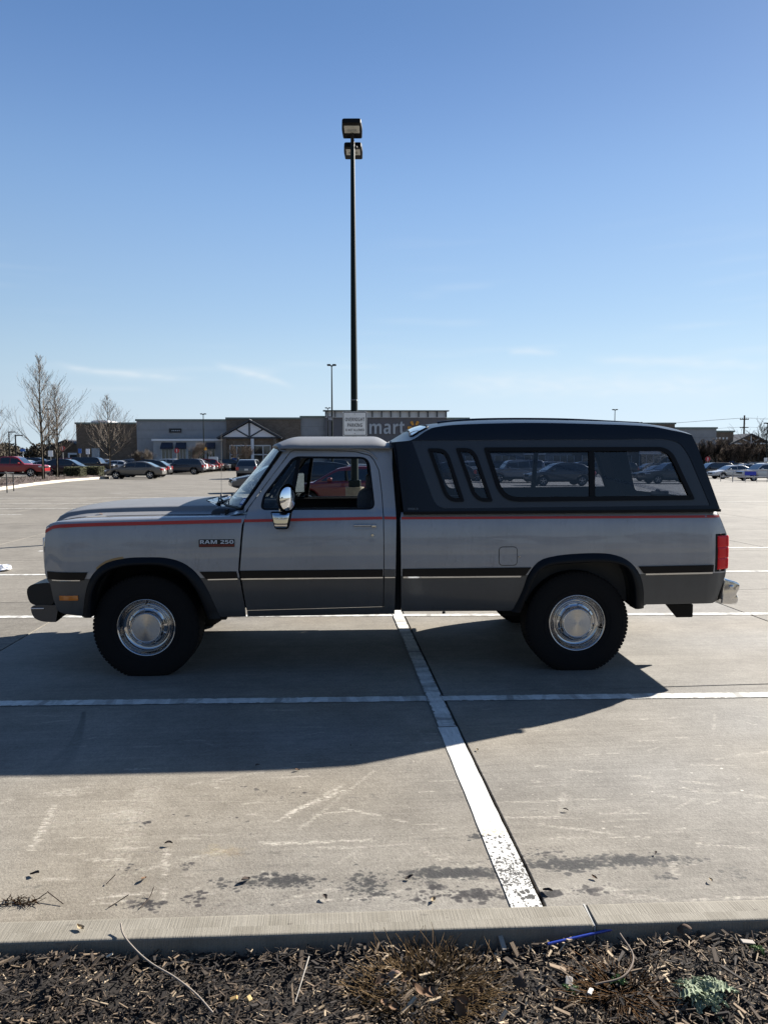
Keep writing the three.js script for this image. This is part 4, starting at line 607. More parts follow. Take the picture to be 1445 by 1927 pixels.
// underneath and the bed floor
{
  part('bed_floor', [box(2.44, 0.03, 1.6, 1.52, 0.80, 0), box(0.03, 0.72, 1.7, 0.30, 0.86, 0)], M.liner, truck);
  part('chassis', [box(4.9, 0.14, 0.08, 0.15, 0.56, 0.43), box(4.9, 0.14, 0.08, 0.15, 0.56, -0.43), ...[-2.1, -1.0, 0.3, 1.2, 2.3].map((x) => box(0.1, 0.1, 0.9, x, 0.55, 0))], M.dark, truck);
  const ax = part('rear_axle', [rod([1.665, 0.385, -0.78], [1.665, 0.385, 0.78], 0.045, 0.045, 12), new THREE.SphereGeometry(0.16, 20, 14).translate(1.66, 0.40, 0.02)], M.dark, truck);
  part('front_axle', [rod([-1.66, 0.385, -0.78], [-1.66, 0.385, 0.78], 0.045, 0.045, 12), new THREE.SphereGeometry(0.13, 18, 12).translate(-1.62, 0.42, -0.2)], M.dark, truck);
  for (const z of [0.5, -0.5]) part('leaf_spring', tube([[1.0, 0.52, z], [1.4, 0.44, z], [1.66, 0.43, z], [1.95, 0.45, z], [2.25, 0.53, z]], 0.03, 24, 6), M.dark, ax);
  part('exhaust', [tube([[-1.2, 0.5, -0.3], [0.4, 0.47, -0.35], [1.2, 0.55, -0.4], [2.0, 0.52, -0.6], [2.4, 0.42, -0.9]], 0.032, 40, 8)], M.steel, truck);
  part('fuel_tank', rbox(1.1, 0.24, 0.46, 0.05, 0.65, 0.62, 0.64), M.dark, truck);
  part('transmission', [box(1.0, 0.22, 0.4, -0.75, 0.6, 0), rod([-0.3, 0.55, 0], [1.5, 0.42, 0], 0.04)], M.dark, truck);
  part('mud_bracket', [box(0.10, 0.08, 0.06, -1.13, 0.44, 0.75), rod([0.62, 0.48, 0.93], [0.62, 0.465, 0.93], 0.012)], M.dark, truck);
}
// wheels: tyre with tread blocks, chrome rim, brushed centre cap
{
  const t = []; for (const [r, w] of [[0.212, 0.088], [0.224, 0.103], [0.245, 0.113], [0.28, 0.119], [0.325, 0.1195], [0.362, 0.115], [0.385, 0.107], [0.396, 0.098], [0.4015, 0.085], [0.403, 0.04], [0.403, 0]]) t.push([r, w]);
  const whole = [...t, ...t.slice(0, -1).reverse().map(([r, w]) => [r, -w])];
  const tyreG = new THREE.LatheGeometry(whole.map(([r, w]) => new THREE.Vector2(r, w)), 96).rotateX(Math.PI / 2);
  const lugs = []; for (let i = 0; i < 84; i++) { const a = i / 84 * Math.PI * 2; for (const [w, len, k] of [[0.082, 0.034, 0], [-0.082, 0.034, 0.5], [0.03, 0.03, 0.5], [-0.03, 0.03, 0]]) { const g = box(0.021, 0.007, len, 0, 0.4006, w).rotateZ(a + k * Math.PI / 42); lugs.push(g); } lugs.push(box(0.017, 0.006, 0.014, 0, 0.393, 0.0985).rotateZ(a)); }
  const rings = [0.262, 0.355].map((r) => new THREE.TorusGeometry(r, 0.0018, 6, 90).translate(0, 0, r < 0.3 ? 0.1165 : 0.1155));
  const tyre = merge([tyreG, ...lugs, ...rings]); { const q = tyre.attributes.position; for (let i = 0; i < q.count; i++) if (q.getY(i) < -0.374) { const k = -0.374 - q.getY(i); q.setY(i, -0.374 - k * 0.06); q.setZ(i, q.getZ(i) * (1 + k * 1.2)); } }   // the tread flattened where it stands
  const rimProf = [[0.2215, 0.080], [0.2235, 0.094], [0.2225, 0.1015], [0.2185, 0.1045], [0.2135, 0.1025], [0.2085, 0.096], [0.2045, 0.086], [0.2000, 0.074], [0.1930, 0.060], [0.184, 0.050], [0.172, 0.044], [0.1635, 0.043], [0.1605, 0.050], [0.1585, 0.0575], [0.1545, 0.060], [0.1505, 0.0575], [0.1475, 0.053], [0.124, 0.0625], [0.1225, 0.070], [0.1205, 0.086], [0.1185, 0.099], [0.1155, 0.1055], [0.1115, 0.108], [0.1075, 0.1065]];
  const fine = (() => { const c = new THREE.CatmullRomCurve3(rimProf.map(([r, w]) => V(r, w, 0)), false, 'centripetal'); return c.getPoints(90).map((p) => new THREE.Vector2(p.x, p.y)); })();
  const rim = new THREE.LatheGeometry(fine, 96).rotateX(Math.PI / 2);
  const tabs = []; for (let i = 0; i < 8; i++) { const g = rbox(0.042, 0.022, 0.02, 0.005, 0, 0, 0, 2); g.rotateX(-0.42).translate(0, 0.136, 0.0585).rotateZ(i / 8 * Math.PI * 2 + 0.2); tabs.push(g); }
  const disc = (() => { const N = 64, K = 10, pos = [], uv = [], idx = []; for (let k = 0; k <= K; k++) for (let i = 0; i <= N; i++) { const a = i / N * Math.PI * 2, r = 0.1085 * (0.004 + 0.996 * k / K); pos.push(Math.cos(a) * r, Math.sin(a) * r, 0.1075 + 0.0025 * (1 - (k / K) ** 2)); uv.push(i / N * 4, k / K); } for (let k = 0; k < K; k++) for (let i = 0; i < N; i++) { const a = k * (N + 1) + i, b = a + 1, c = a + N + 1; idx.push(a, c, b, b, c, c + 1); } const g = new THREE.BufferGeometry(); g.setAttribute('position', new THREE.Float32BufferAttribute(pos, 3)); g.setAttribute('uv', new THREE.Float32BufferAttribute(uv, 2)); g.setIndex(idx); g.computeVertexNormals(); return g; })();
  const rimChrome = std({ color: lin(0.46, 0.47, 0.49), roughness: 0.07, metalness: 1, side: THREE.DoubleSide }), brushed = phys({ color: lin(0.47, 0.47, 0.475), metalness: 1, roughness: 0.36, anisotropy: 0.85, side: THREE.DoubleSide });
  const capRing = new THREE.TorusGeometry(0.1095, 0.0035, 10, 80).translate(0, 0, 0.1085);
  for (const [x, s, turn] of [[-1.661, 1, 0.1], [1.665, 1, 1.9], [-1.661, -1, 0.4], [1.665, -1, 0.9]]) {
    const w = new THREE.Group(); w.name = 'wheel'; w.position.set(x, 0.3765, s * 0.818); if (s < 0) w.rotation.y = Math.PI; truck.add(w);
    part('tyre', tyre, M.rubber, w); part('rim', [rim, ...tabs], rimChrome, w).rotation.z = turn; part('centre_cap', disc, brushed, w); part('cap_ring', capRing, M.chrome, w);
    part('valve', rod([0, 0.19, 0.055], [0, 0.182, 0.092], 0.005), M.black, w).rotation.z = -turn * 1.0 + 0.1;
    part('brake_drum', [new THREE.CylinderGeometry(0.19, 0.19, 0.12, 32).rotateX(Math.PI / 2).translate(0, 0, -0.03)], M.dark, w);
  }
}
// mirrors on the driver door, the far mirror, the aerial
{
  const mr = new THREE.Group(); mr.name = 'door_mirror'; truck.add(mr);
  // upper round mirror: black dish turned back and outwards, with a bulging glass
  const dish = new THREE.SphereGeometry(0.085, 32, 20, 0, Math.PI * 2, 0, Math.PI / 2).scale(0.96, 0.85, 1.30).rotateZ(Math.PI / 2), glass = new THREE.SphereGeometry(0.20, 40, 24, 0, Math.PI * 2, 0, 0.40).translate(0, -0.185, 0).scale(0.92, 1, 1.1).rotateZ(-Math.PI / 2);
  const head = (o) => { o.rotation.set(0, -0.80, 0, 'YXZ'); o.rotateX(Math.PI / 2); o.position.set(-0.545, 1.372, 1.17); };
  head(part('mirror_back', dish, M.black, mr)); head(part('mirror_glass', glass, M.mirror, mr));
  part('mirror_arm', [rod([-0.610, 1.262, 1.10], [-0.606, 1.335, 1.10], 0.009), rod([-0.592, 1.262, 1.10], [-0.590, 1.335, 1.10], 0.007), rod([-0.598, 1.268, 1.12], [-0.62, 1.255, 0.90], 0.011), rod([-0.590, 1.325, 1.10], [-0.52, 1.262, 1.13], 0.006), rod([-0.606, 1.33, 1.10], [-0.56, 1.36, 1.15], 0.011)], M.dullChrome, mr);
  const low = rpoly([[-0.676, 1.276, 0.012], [-0.519, 1.276, 0.012], [-0.547, 1.146, 0.02], [-0.645, 1.146, 0.02]], 4);
  part('mirror_housing', extrude(low, 0.05, 0.012, 3).translate(0, 0, 1.115), M.black, mr);
  const face = inset(low, 0.012), bulge = (x, y) => { const u = (x + 0.597) / 0.075, v = (y - 1.211) / 0.062; return 1.150 + 0.034 * Math.pow(Math.max(0, 1 - Math.pow(Math.min(1, Math.abs(u)), 3)), 0.7) * Math.pow(Math.max(0, 1 - Math.pow(Math.min(1, Math.abs(v)), 4)), 0.6); };
  part('chrome_cover', panel(face, bulge, { cell: 0.006, dx: 0.006, fold: 0.01 }), M.chrome, mr);
  const fm = part('far_mirror', rbox(0.03, 0.21, 0.16, 0.02, 0, 0, 0, 3), M.black, truck); fm.position.set(-0.665, 1.415, -1.14); fm.rotation.y = -0.62;
  part('mirror_glass', new RoundedBoxGeometry(0.006, 0.19, 0.14, 2, 0.002).translate(0.015, 0, 0), M.mirror, fm);
  part('mirror_arm', rod([0, -0.1, 0], [0.06, -0.18, 0.2], 0.01), M.black, fm);
  const an = part('aerial', [rod([-1.393, 1.315, -0.75], [-1.383, 1.93, -0.75], 0.0026, 0.0014), new THREE.CylinderGeometry(0.010, 0.018, 0.03, 12).translate(-1.393, 1.305, -0.75)], M.steel, truck);
  part('leaf_on_hood', sheet((u, v) => { const w = 0.022 * Math.sin(u * Math.PI); return [-2.07 + u * 0.055, 1.240 + 0.006 * Math.sin(u * 5), 0.74 + (v - 0.5) * 1.4 * w]; }, 6, 2), plain(0.10, 0.06, 0.04, 0.9), truck);
}

// ---------------------------------------------------------------- parked cars
const carRubber = matte(0.008, 0.008, 0.008, 0.9, 0.2), carGlass = phys({ color: lin(0.008, 0.010, 0.012), roughness: 0.04, clearcoat: 1, clearcoatRoughness: 0.02, side: THREE.DoubleSide }), alloy = std({ color: lin(0.45, 0.45, 0.46), roughness: 0.25, metalness: 0.9 }), carTrim = matte(0.008, 0.008, 0.009, 0.6, 0.3);
const lampGlass = phys({ color: lin(0.55, 0.57, 0.6), roughness: 0.08, clearcoat: 1 }), tailGlass = phys({ color: lin(0.42, 0.012, 0.012), roughness: 0.12, clearcoat: 1 });
const CARS = {
  sedan: { L: 4.75, W: 1.80, wb: 2.75, fo: 0.98, r: 0.325, belt: 0.94, roof: 1.455, low: [[-2.36, 0.34], [-2.375, 0.52], [-2.33, 0.66], [-2.15, 0.76], [-1.25, 0.93], [-0.6, 0.965], [1.5, 0.99], [2.15, 0.965], [2.34, 0.88], [2.375, 0.62], [2.34, 0.36]], green: [[-1.22, 0.92], [-0.42, 1.385], [0.10, 1.455], [0.75, 1.435], [1.12, 1.35], [1.86, 0.96]], panes: [[-0.92, 0.14], [0.18, 1.02], [1.06, 1.5]] },
  suv: { L: 4.75, W: 1.88, wb: 2.78, fo: 0.95, r: 0.36, belt: 1.06, roof: 1.70, low: [[-2.35, 0.38], [-2.375, 0.58], [-2.36, 0.86], [-2.18, 0.97], [-1.15, 1.07], [2.15, 1.10], [2.33, 1.05], [2.375, 0.66], [2.33, 0.40]], green: [[-1.16, 1.05], [-0.48, 1.60], [-0.05, 1.70], [1.5, 1.68], [1.92, 1.60], [2.26, 1.08]], panes: [[-0.92, 0.05], [0.09, 0.98], [1.04, 1.86]] },
  crossover: { L: 4.6, W: 1.85, wb: 2.7, fo: 0.94, r: 0.345, belt: 1.0, roof: 1.60, low: [[-2.28, 0.36], [-2.3, 0.56], [-2.25, 0.76], [-2.05, 0.88], [-1.15, 1.0], [1.9, 1.06], [2.22, 1.0], [2.3, 0.64], [2.26, 0.38]], green: [[-1.22, 0.98], [-0.42, 1.48], [0.1, 1.60], [0.9, 1.57], [1.5, 1.46], [2.08, 1.05]], panes: [[-0.92, 0.08], [0.12, 0.98], [1.03, 1.6]] },
  boxy: { L: 4.7, W: 1.92, wb: 2.8, fo: 0.9, r: 0.38, belt: 1.12, roof: 1.80, low: [[-2.33, 0.42], [-2.35, 0.62], [-2.34, 1.0], [-2.2, 1.08], [-1.1, 1.12], [2.25, 1.14], [2.33, 1.1], [2.35, 0.66], [2.32, 0.44]], green: [[-1.05, 1.11], [-0.66, 1.70], [-0.35, 1.79], [1.7, 1.80], [2.14, 1.74], [2.28, 1.13]], panes: [[-0.84, 0.06], [0.1, 0.98], [1.04, 1.98]] },
  pickup: { L: 5.5, W: 1.95, wb: 3.35, fo: 0.98, r: 0.39, belt: 1.12, roof: 1.80, low: [[-2.72, 0.46], [-2.75, 0.66], [-2.72, 0.98], [-2.5, 1.06], [-1.3, 1.12], [1.05, 1.14], [1.06, 1.16], [2.66, 1.16], [2.74, 1.1], [2.75, 0.66], [2.72, 0.5]], green: [[-1.28, 1.11], [-0.64, 1.70], [-0.25, 1.80], [0.62, 1.79], [0.86, 1.70], [1.02, 1.13]], panes: [[-1.0, -0.08], [-0.03, 0.76]] },
};
for (const k of Object.keys(CARS)) {   // the shapes of each kind, shared by all cars of it
  const c = CARS[k], f = -c.L / 2 + c.fo, wr = c.r + 0.055, cyc = c.r;
  const shape = [...c.low]; const bottom = c.low[0][1], arc = (x) => Array.from({ length: 11 }, (_, i) => { const a0 = Math.asin(Math.min(0.9, (bottom - cyc) / wr + 0.02)), a = lerp(a0, Math.PI - a0, i / 10); return [x + wr * Math.cos(a), cyc + wr * Math.sin(a)]; });
  const poly = [...shape, ...arc(f + c.wb), ...arc(f)];
  const bodyPoly = rpoly(c.low.map((p, i) => [p[0], p[1], i === 0 || i === c.low.length - 1 ? 0.05 : 0.12]), 3);
  const full = [...bodyPoly, ...arc(f + c.wb), ...arc(f)];
  const body = extrude(full, c.W, 0.07, 3), p = body.attributes.position;
  const waist = (x, y) => (1 - 0.10 * Math.pow(Math.min(1, Math.abs(x) / (c.L / 2)), 5)) * (1 - 0.05 * smooth(0.6, 0.3, y) - 0.05 * smooth(0.75, c.belt + 0.05, y));
  for (let i = 0; i < p.count; i++) p.setZ(i, p.getZ(i) * waist(p.getX(i), p.getY(i)));
  body.computeVertexNormals(); c.body = toCreasedNormals(body, 0.7);
  const hw = c.W / 2, gz = (y) => hw * lerp(0.93, 0.715, smooth(0, 1, (y - c.belt) / (c.roof - c.belt)) * 0.5 + 0.5 * Math.min(1, Math.max(0, (y - c.belt) / (c.roof - c.belt))));
  const gp = rpoly(c.green.map((q, i) => [q[0], q[1], i === 0 || i === c.green.length - 1 ? 0 : 0.18]), 4);
  const top = [...gp, [c.green[c.green.length - 1][0], c.belt - 0.12], [c.green[0][0], c.belt - 0.12]];
  const cab = extrude(top, 2, 0.05, 3), q = cab.attributes.position; for (let i = 0; i < q.count; i++) q.setZ(i, q.getZ(i) * gz(q.getY(i))); cab.computeVertexNormals(); c.cabin = toCreasedNormals(cab, 0.7);
  const edge = (y, back) => { const rows = back ? [...gp].reverse() : gp; for (let i = 0; i + 1 < rows.length; i++) { const a = rows[i], b = rows[i + 1]; if ((a[1] - y) * (b[1] - y) <= 0 && a[1] !== b[1]) return lerp(a[0], b[0], (y - a[1]) / (b[1] - a[1])); } return rows[0][0]; };
  const yb = c.belt + 0.04, roofAt = (x) => { for (let i = 0; i + 1 < gp.length; i++) if ((gp[i][0] - x) * (gp[i + 1][0] - x) <= 0) return lerp(gp[i][1], gp[i + 1][1], (x - gp[i][0]) / ((gp[i + 1][0] - gp[i][0]) || 1)); return c.belt; };
  c.sidePanes = c.panes.map(([a, b]) => {
    const pts = [[a, yb], [b, yb]]; for (let i = 8; i >= 0; i--) { const x = lerp(a, b, i / 8), y = Math.max(yb + 0.02, Math.min(c.roof - 0.10, roofAt(x) - 0.085)); pts.push([x, y]); }
    return [1, -1].map((s) => panel(pts, (x, y) => gz(y) + 0.002, { side: s, fold: 0.01, cell: 0.12, dx: 0.4 }));
  });
  const quad = (back) => sheet((u, v) => { const y = lerp(c.belt + 0.05, c.roof - 0.085, v), x = edge(y, back) + (back ? 0.012 : -0.012), w = gz(y) - 0.10; return [x, y + 0.008, lerp(-w, w, u)]; }, 8, 6);
  c.screens = [quad(false), quad(true)];
  const noseAt = (y, back) => { const lo = back ? [...c.low].reverse() : c.low; for (let i = 0; i + 1 < lo.length; i++) if ((lo[i][1] - y) * (lo[i + 1][1] - y) <= 0 && lo[i][1] !== lo[i + 1][1]) return lerp(lo[i][0], lo[i + 1][0], (y - lo[i][1]) / (lo[i + 1][1] - lo[i][1])); return lo[1][0]; };
  const ly = lerp(c.low[1][1], c.low[3][1], 0.62), ty = c.belt - 0.16;
  c.lamp = [1, -1].map((s) => rbox(0.34, 0.13, 0.36, 0.05, noseAt(ly) + 0.15, ly, s * (hw - 0.235)));
  c.tail = [1, -1].map((s) => (k === 'sedan' ? rbox(0.24, 0.17, 0.40, 0.05, noseAt(ty, 1) - 0.085, ty, s * (hw - 0.265)) : rbox(0.20, 0.30, 0.26, 0.05, noseAt(ty, 1) - 0.06, ty, s * (hw - 0.19))));
  c.bumpers = [rbox(0.16, 0.16, c.W * 0.82, 0.05, -c.L / 2 + 0.085, 0.44, 0), rbox(0.16, 0.16, c.W * 0.82, 0.05, c.L / 2 - 0.085, 0.47, 0)];
  c.grille = rbox(0.05, 0.15, c.W * 0.5, 0.02, noseAt(ly - 0.04) - 0.005, ly - 0.05, 0);
  c.plate = rbox(0.02, 0.15, 0.31, 0.005, noseAt(ty - 0.06, 1) + 0.012, ty - 0.08, 0);
  c.mirrors = [1, -1].map((s) => rbox(0.16, 0.13, 0.2, 0.05, edge(c.belt + 0.1) + 0.34, c.belt + 0.09, s * (hw + 0.06)));
  c.under = box(c.L * 0.9, 0.12, c.W * 0.8, 0, 0.33, 0);
  c.wheels = [[f, 1], [f, -1], [f + c.wb, 1], [f + c.wb, -1]];
  c.tyre = merge([new THREE.LatheGeometry([[0.62, 0.09], [0.70, 0.105], [0.92, 0.105], [0.98, 0.085], [1, 0.06], [1, -0.06], [0.98, -0.085], [0.92, -0.1], [0.62, -0.1]].map(([a, b]) => new THREE.Vector2(a * c.r, b)), 32).rotateX(Math.PI / 2), new THREE.CircleGeometry(c.r * 0.64, 24).translate(0, 0, 0.02)]);
  const sp = [new THREE.TorusGeometry(c.r * 0.61, 0.018, 6, 28).translate(0, 0, 0.085), new THREE.CylinderGeometry(0.05, 0.05, 0.03, 12).rotateX(Math.PI / 2).translate(0, 0, 0.075)]; for (let i = 0; i < 5; i++) sp.push(box(0.055, c.r * 0.56, 0.03, 0, c.r * 0.31, 0.07).rotateZ(i / 5 * 6.2832)); c.rim = merge(sp);
  c.handles = [0, 1].flatMap((i) => (c.panes[i] ? [1, -1].map((s) => rbox(0.16, 0.03, 0.03, 0.01, c.panes[i][1] - 0.12, c.belt - 0.1, s * (hw * 0.945))) : []));
}
const paints = new Map();
function paint(r, g, b) { const k = [r, g, b].join(); if (!paints.has(k)) paints.set(k, phys({ color: lin(r, g, b), metalness: 0.15, roughness: 0.4, clearcoat: 0.8, clearcoatRoughness: 0.04, side: THREE.DoubleSide })); return paints.get(k); }
const ROW = 'cars parked in the rows before the store';
// px: where its middle stands across the photograph, d: metres away, turn: 0 nose to the left
function car(kind, rgb, px, d, turn, label, group, detail = 2) {
  const c = CARS[kind], x = (px - 722.5) / 1336 * d * 0.9975, z = -d, o = thing(kind === 'pickup' ? 'parked_pickup' : kind === 'sedan' ? 'parked_sedan' : 'parked_suv', label, kind === 'pickup' ? 'pickup truck' : 'car', [x, rise(x, z) + 0.004, z], turn, group), m = paint(...rgb);
  part('body', c.body, m, o); part('cabin', c.cabin, m, o);
  c.sidePanes.forEach((pair) => pair.forEach((g) => part('side_window', g, carGlass, o)));
  part('windscreen', c.screens[0], carGlass, o); part('rear_window', c.screens[1], carGlass, o);
  c.lamp.forEach((g) => part('headlight', g, lampGlass, o)); c.tail.forEach((g) => part('tail_light', g, tailGlass, o));
  for (const [wx, s] of c.wheels) { const w = part('wheel', c.tyre, carRubber, o); w.position.set(wx, c.r, s * (c.W / 2 - 0.12)); if (s < 0) w.rotation.y = Math.PI; part('rim', c.rim, alloy, w); }
  part('underbody', c.under, carTrim, o);
  if (detail > 0) { c.bumpers.forEach((g) => part('bumper', g, kind === 'sedan' ? m : carTrim, o)); part('grille', c.grille, carTrim, o); part('number_plate', c.plate, plateMat, o); c.mirrors.forEach((g) => part('door_mirror', g, m, o)); }
  if (detail > 1) c.handles.forEach((g) => part('door_handle', g, m, o));
  if (kind === 'pickup') part('cargo_bed', box(1.5, 0.02, 1.5, 1.85, 1.168, 0), carTrim, o);
  return o;
}
const plateMat = plain(0.6, 0.6, 0.58, 0.5);
const K = { black: [0.008, 0.008, 0.009], white: [0.58, 0.58, 0.57], silver: [0.30, 0.31, 0.32], grey: [0.085, 0.088, 0.092], red: [0.26, 0.012, 0.016], maroon: [0.11, 0.005, 0.009], navy: [0.012, 0.018, 0.034], taupe: [0.115, 0.105, 0.092], blue: [0.05, 0.08, 0.13], pearl: [0.50, 0.51, 0.52] };
const T = 0.07, F = Math.PI + 0.07;   // nose to the left, nose to the right
// near cars, seen past the truck
car('sedan', K.maroon, 658, 24, T, 'dark red sedan behind the lamp post base, seen through the cab windows');
car('crossover', K.black, 588, 31, T, 'black crossover behind the dark red sedan, seen through the cab windows');
car('sedan', K.silver, 668, 40, T, 'silver sedan whose roof shows beyond the dark red sedan');
car('sedan', K.grey, 520, 37, T + 0.25, 'dark grey sedan whose headlight pokes out before the windscreen');
car('suv', K.grey, 471, 62, -1.52, 'dark grey sport utility car driving off along the aisle');
// the row left of the aisle
car('sedan', K.taupe, 256, 59.5, T, 'taupe sedan at the near end of the row, beside the planted island');
car('crossover', K.black, 274, 65, T, 'black crossover just behind the taupe sedan');
car('suv', K.navy, 344, 77, T, 'dark navy sport utility car with the silver wheel next along from the black crossover');
{ const r = [['crossover', K.maroon], ['suv', K.white], ['crossover', K.black], ['sedan', K.silver], ['sedan', K.black], ['suv', K.red], ['suv', K.black], ['crossover', K.white]];
  const l = ['deep red crossover behind the dark navy car', 'white sport utility car third along past the navy car', 'black crossover beside the white sport utility car in the aisle row', 'silver sedan between two black cars in the aisle row', 'black sedan beyond the silver sedan in the aisle row', 'red sport utility car near the far end of the aisle row', 'black sport utility car beside the red one, towards the store', 'white crossover last in the aisle row before the store'];
  r.forEach(([k, c], i) => { const d = 81 + i * 3.1, tail = -20.6 - (d - 81) * 0.105; car(k, c, 722.5 + (tail - 2.35) / d * 1336, d, T, l[i], undefined, 1); }); }
// the rows farther left, noses to the right
car('pickup', K.red, 27, 62, F, 'red pickup truck at the left edge behind the planted island');
car('crossover', K.black, 130, 66, F, 'black crossover with bright wheels behind the two tall bare trees');
car('sedan', K.silver, 96, 72, F, 'silver sedan partly hidden by the black crossover and a bare tree');
car('boxy', K.black, 178, 78, F, 'black square sport utility car behind the clipped hedges');
{ const rows = [[18, 78, 'suv', K.black, 'black sport utility car over the roof of the red pickup'], [52, 74, 'sedan', K.pearl, 'pearl white sedan just past the nose of the red pickup'], [74, 92, 'suv', K.navy, 'navy sport utility car between the two tall bare trees'], [112, 94, 'crossover', K.black, 'black crossover showing over the silver sedan'], [142, 88, 'suv', K.maroon, 'maroon sport utility car right of the second tall tree'], [168, 98, 'suv', K.black, 'black sport utility car before the brown end of the store'], [204, 97, 'crossover', K.silver, 'silver crossover behind the bare tree by the hedges'], [60, 99, 'crossover', K.black, 'black crossover before the boundary wall, left of the tallest tree'], [126, 101, 'sedan', K.white, 'white sedan far off before the low dark house'], [192, 90, 'sedan', K.grey, 'grey sedan between the square black car and the bare tree'], [36, 88, 'suv', K.white, 'white sport utility car far off beyond the red pickup'], [268, 100, 'suv', K.navy, 'navy sport utility car below the corner of the grey wall'], [228, 84, 'sedan', K.pearl, 'pale sedan behind the bare tree at the taupe sedan'], [252, 92, 'crossover', K.grey, 'grey crossover over the roof of the taupe sedan'], [296, 94, 'sedan', K.silver, 'silver sedan before the awnings of the store'], [330, 98, 'suv', K.white, 'white sport utility car under the middle awning'], [402, 101, 'suv', K.grey, 'grey sport utility car below the gable entrance'], [436, 104, 'suv', K.black, 'black sport utility car nearest the store doors']];
  for (const [px, d, k, c, l] of rows) car(k, c, px, d, F, l, undefined, 1); }
// seen through the shell's windows
car('boxy', K.silver, 968, 57, T, 'silver square sport utility car seen through the first pane of the shell');
car('crossover', K.grey, 1052, 49, T, 'grey crossover seen through the middle pane of the shell');
car('crossover', K.black, 836, 54, T, 'black crossover seen through the slanted slot windows');
car('suv', K.black, 926, 61, T, 'black sport utility car left of the silver square one, seen through the shell');
car('suv', K.grey, 1262, 57, T, 'grey sport utility car seen through the rear pane of the shell');
car('sedan', K.black, 1240, 64, T, 'black sedan behind the grey sport utility car in the rear pane');
{ const rows = [[1030, 80, 'suv', K.silver, 'silver sport utility car in the far row, through the middle pane'], [1092, 82, 'suv', K.grey, 'grey car next to the silver one in the far row, through the middle pane'], [960, 82, 'sedan', K.black, 'black sedan in the far row, through the first pane'], [1160, 84, 'suv', K.black, 'black sport utility car in the far row, through the rear pane'], [1222, 86, 'crossover', K.navy, 'navy crossover in the far row, through the rear pane'], [620, 80, 'suv', K.black, 'black sport utility car far off, through the cab windows'], [880, 78, 'suv', K.white, 'white sport utility car far off, through the second slot window'], [700, 84, 'sedan', K.grey, 'grey sedan far off by the lamp post, through the cab windows']];
  for (const [px, d, k, c, l] of rows) car(k, c, px, d, T, l, undefined, 0); }
// right of the truck
car('suv', K.black, 1340, 80, T, 'black sport utility car partly hidden by the back of the truck');
car('sedan', K.white, 1377, 75, T, 'white sedan right of the back of the truck');
car('suv', K.white, 1436, 68, T, 'white sport utility car behind the trolley bay at the right edge');
{ const rows = [[1368, 96, 'suv', K.black, 'black sport utility car over the roof of the white sedan'], [1412, 98, 'boxy', K.grey, 'grey square car between the white sedan and the bare tree'], [1396, 90, 'crossover', K.silver, 'silver crossover right behind the white sedan'], [1440, 100, 'suv', K.navy, 'navy sport utility car over the white one at the right edge'], [1338, 100, 'suv', K.grey, 'grey sport utility car under the red round sign']];
  for (const [px, d, k, c, l] of rows) car(k, c, px, d, T, l, undefined, 1); }

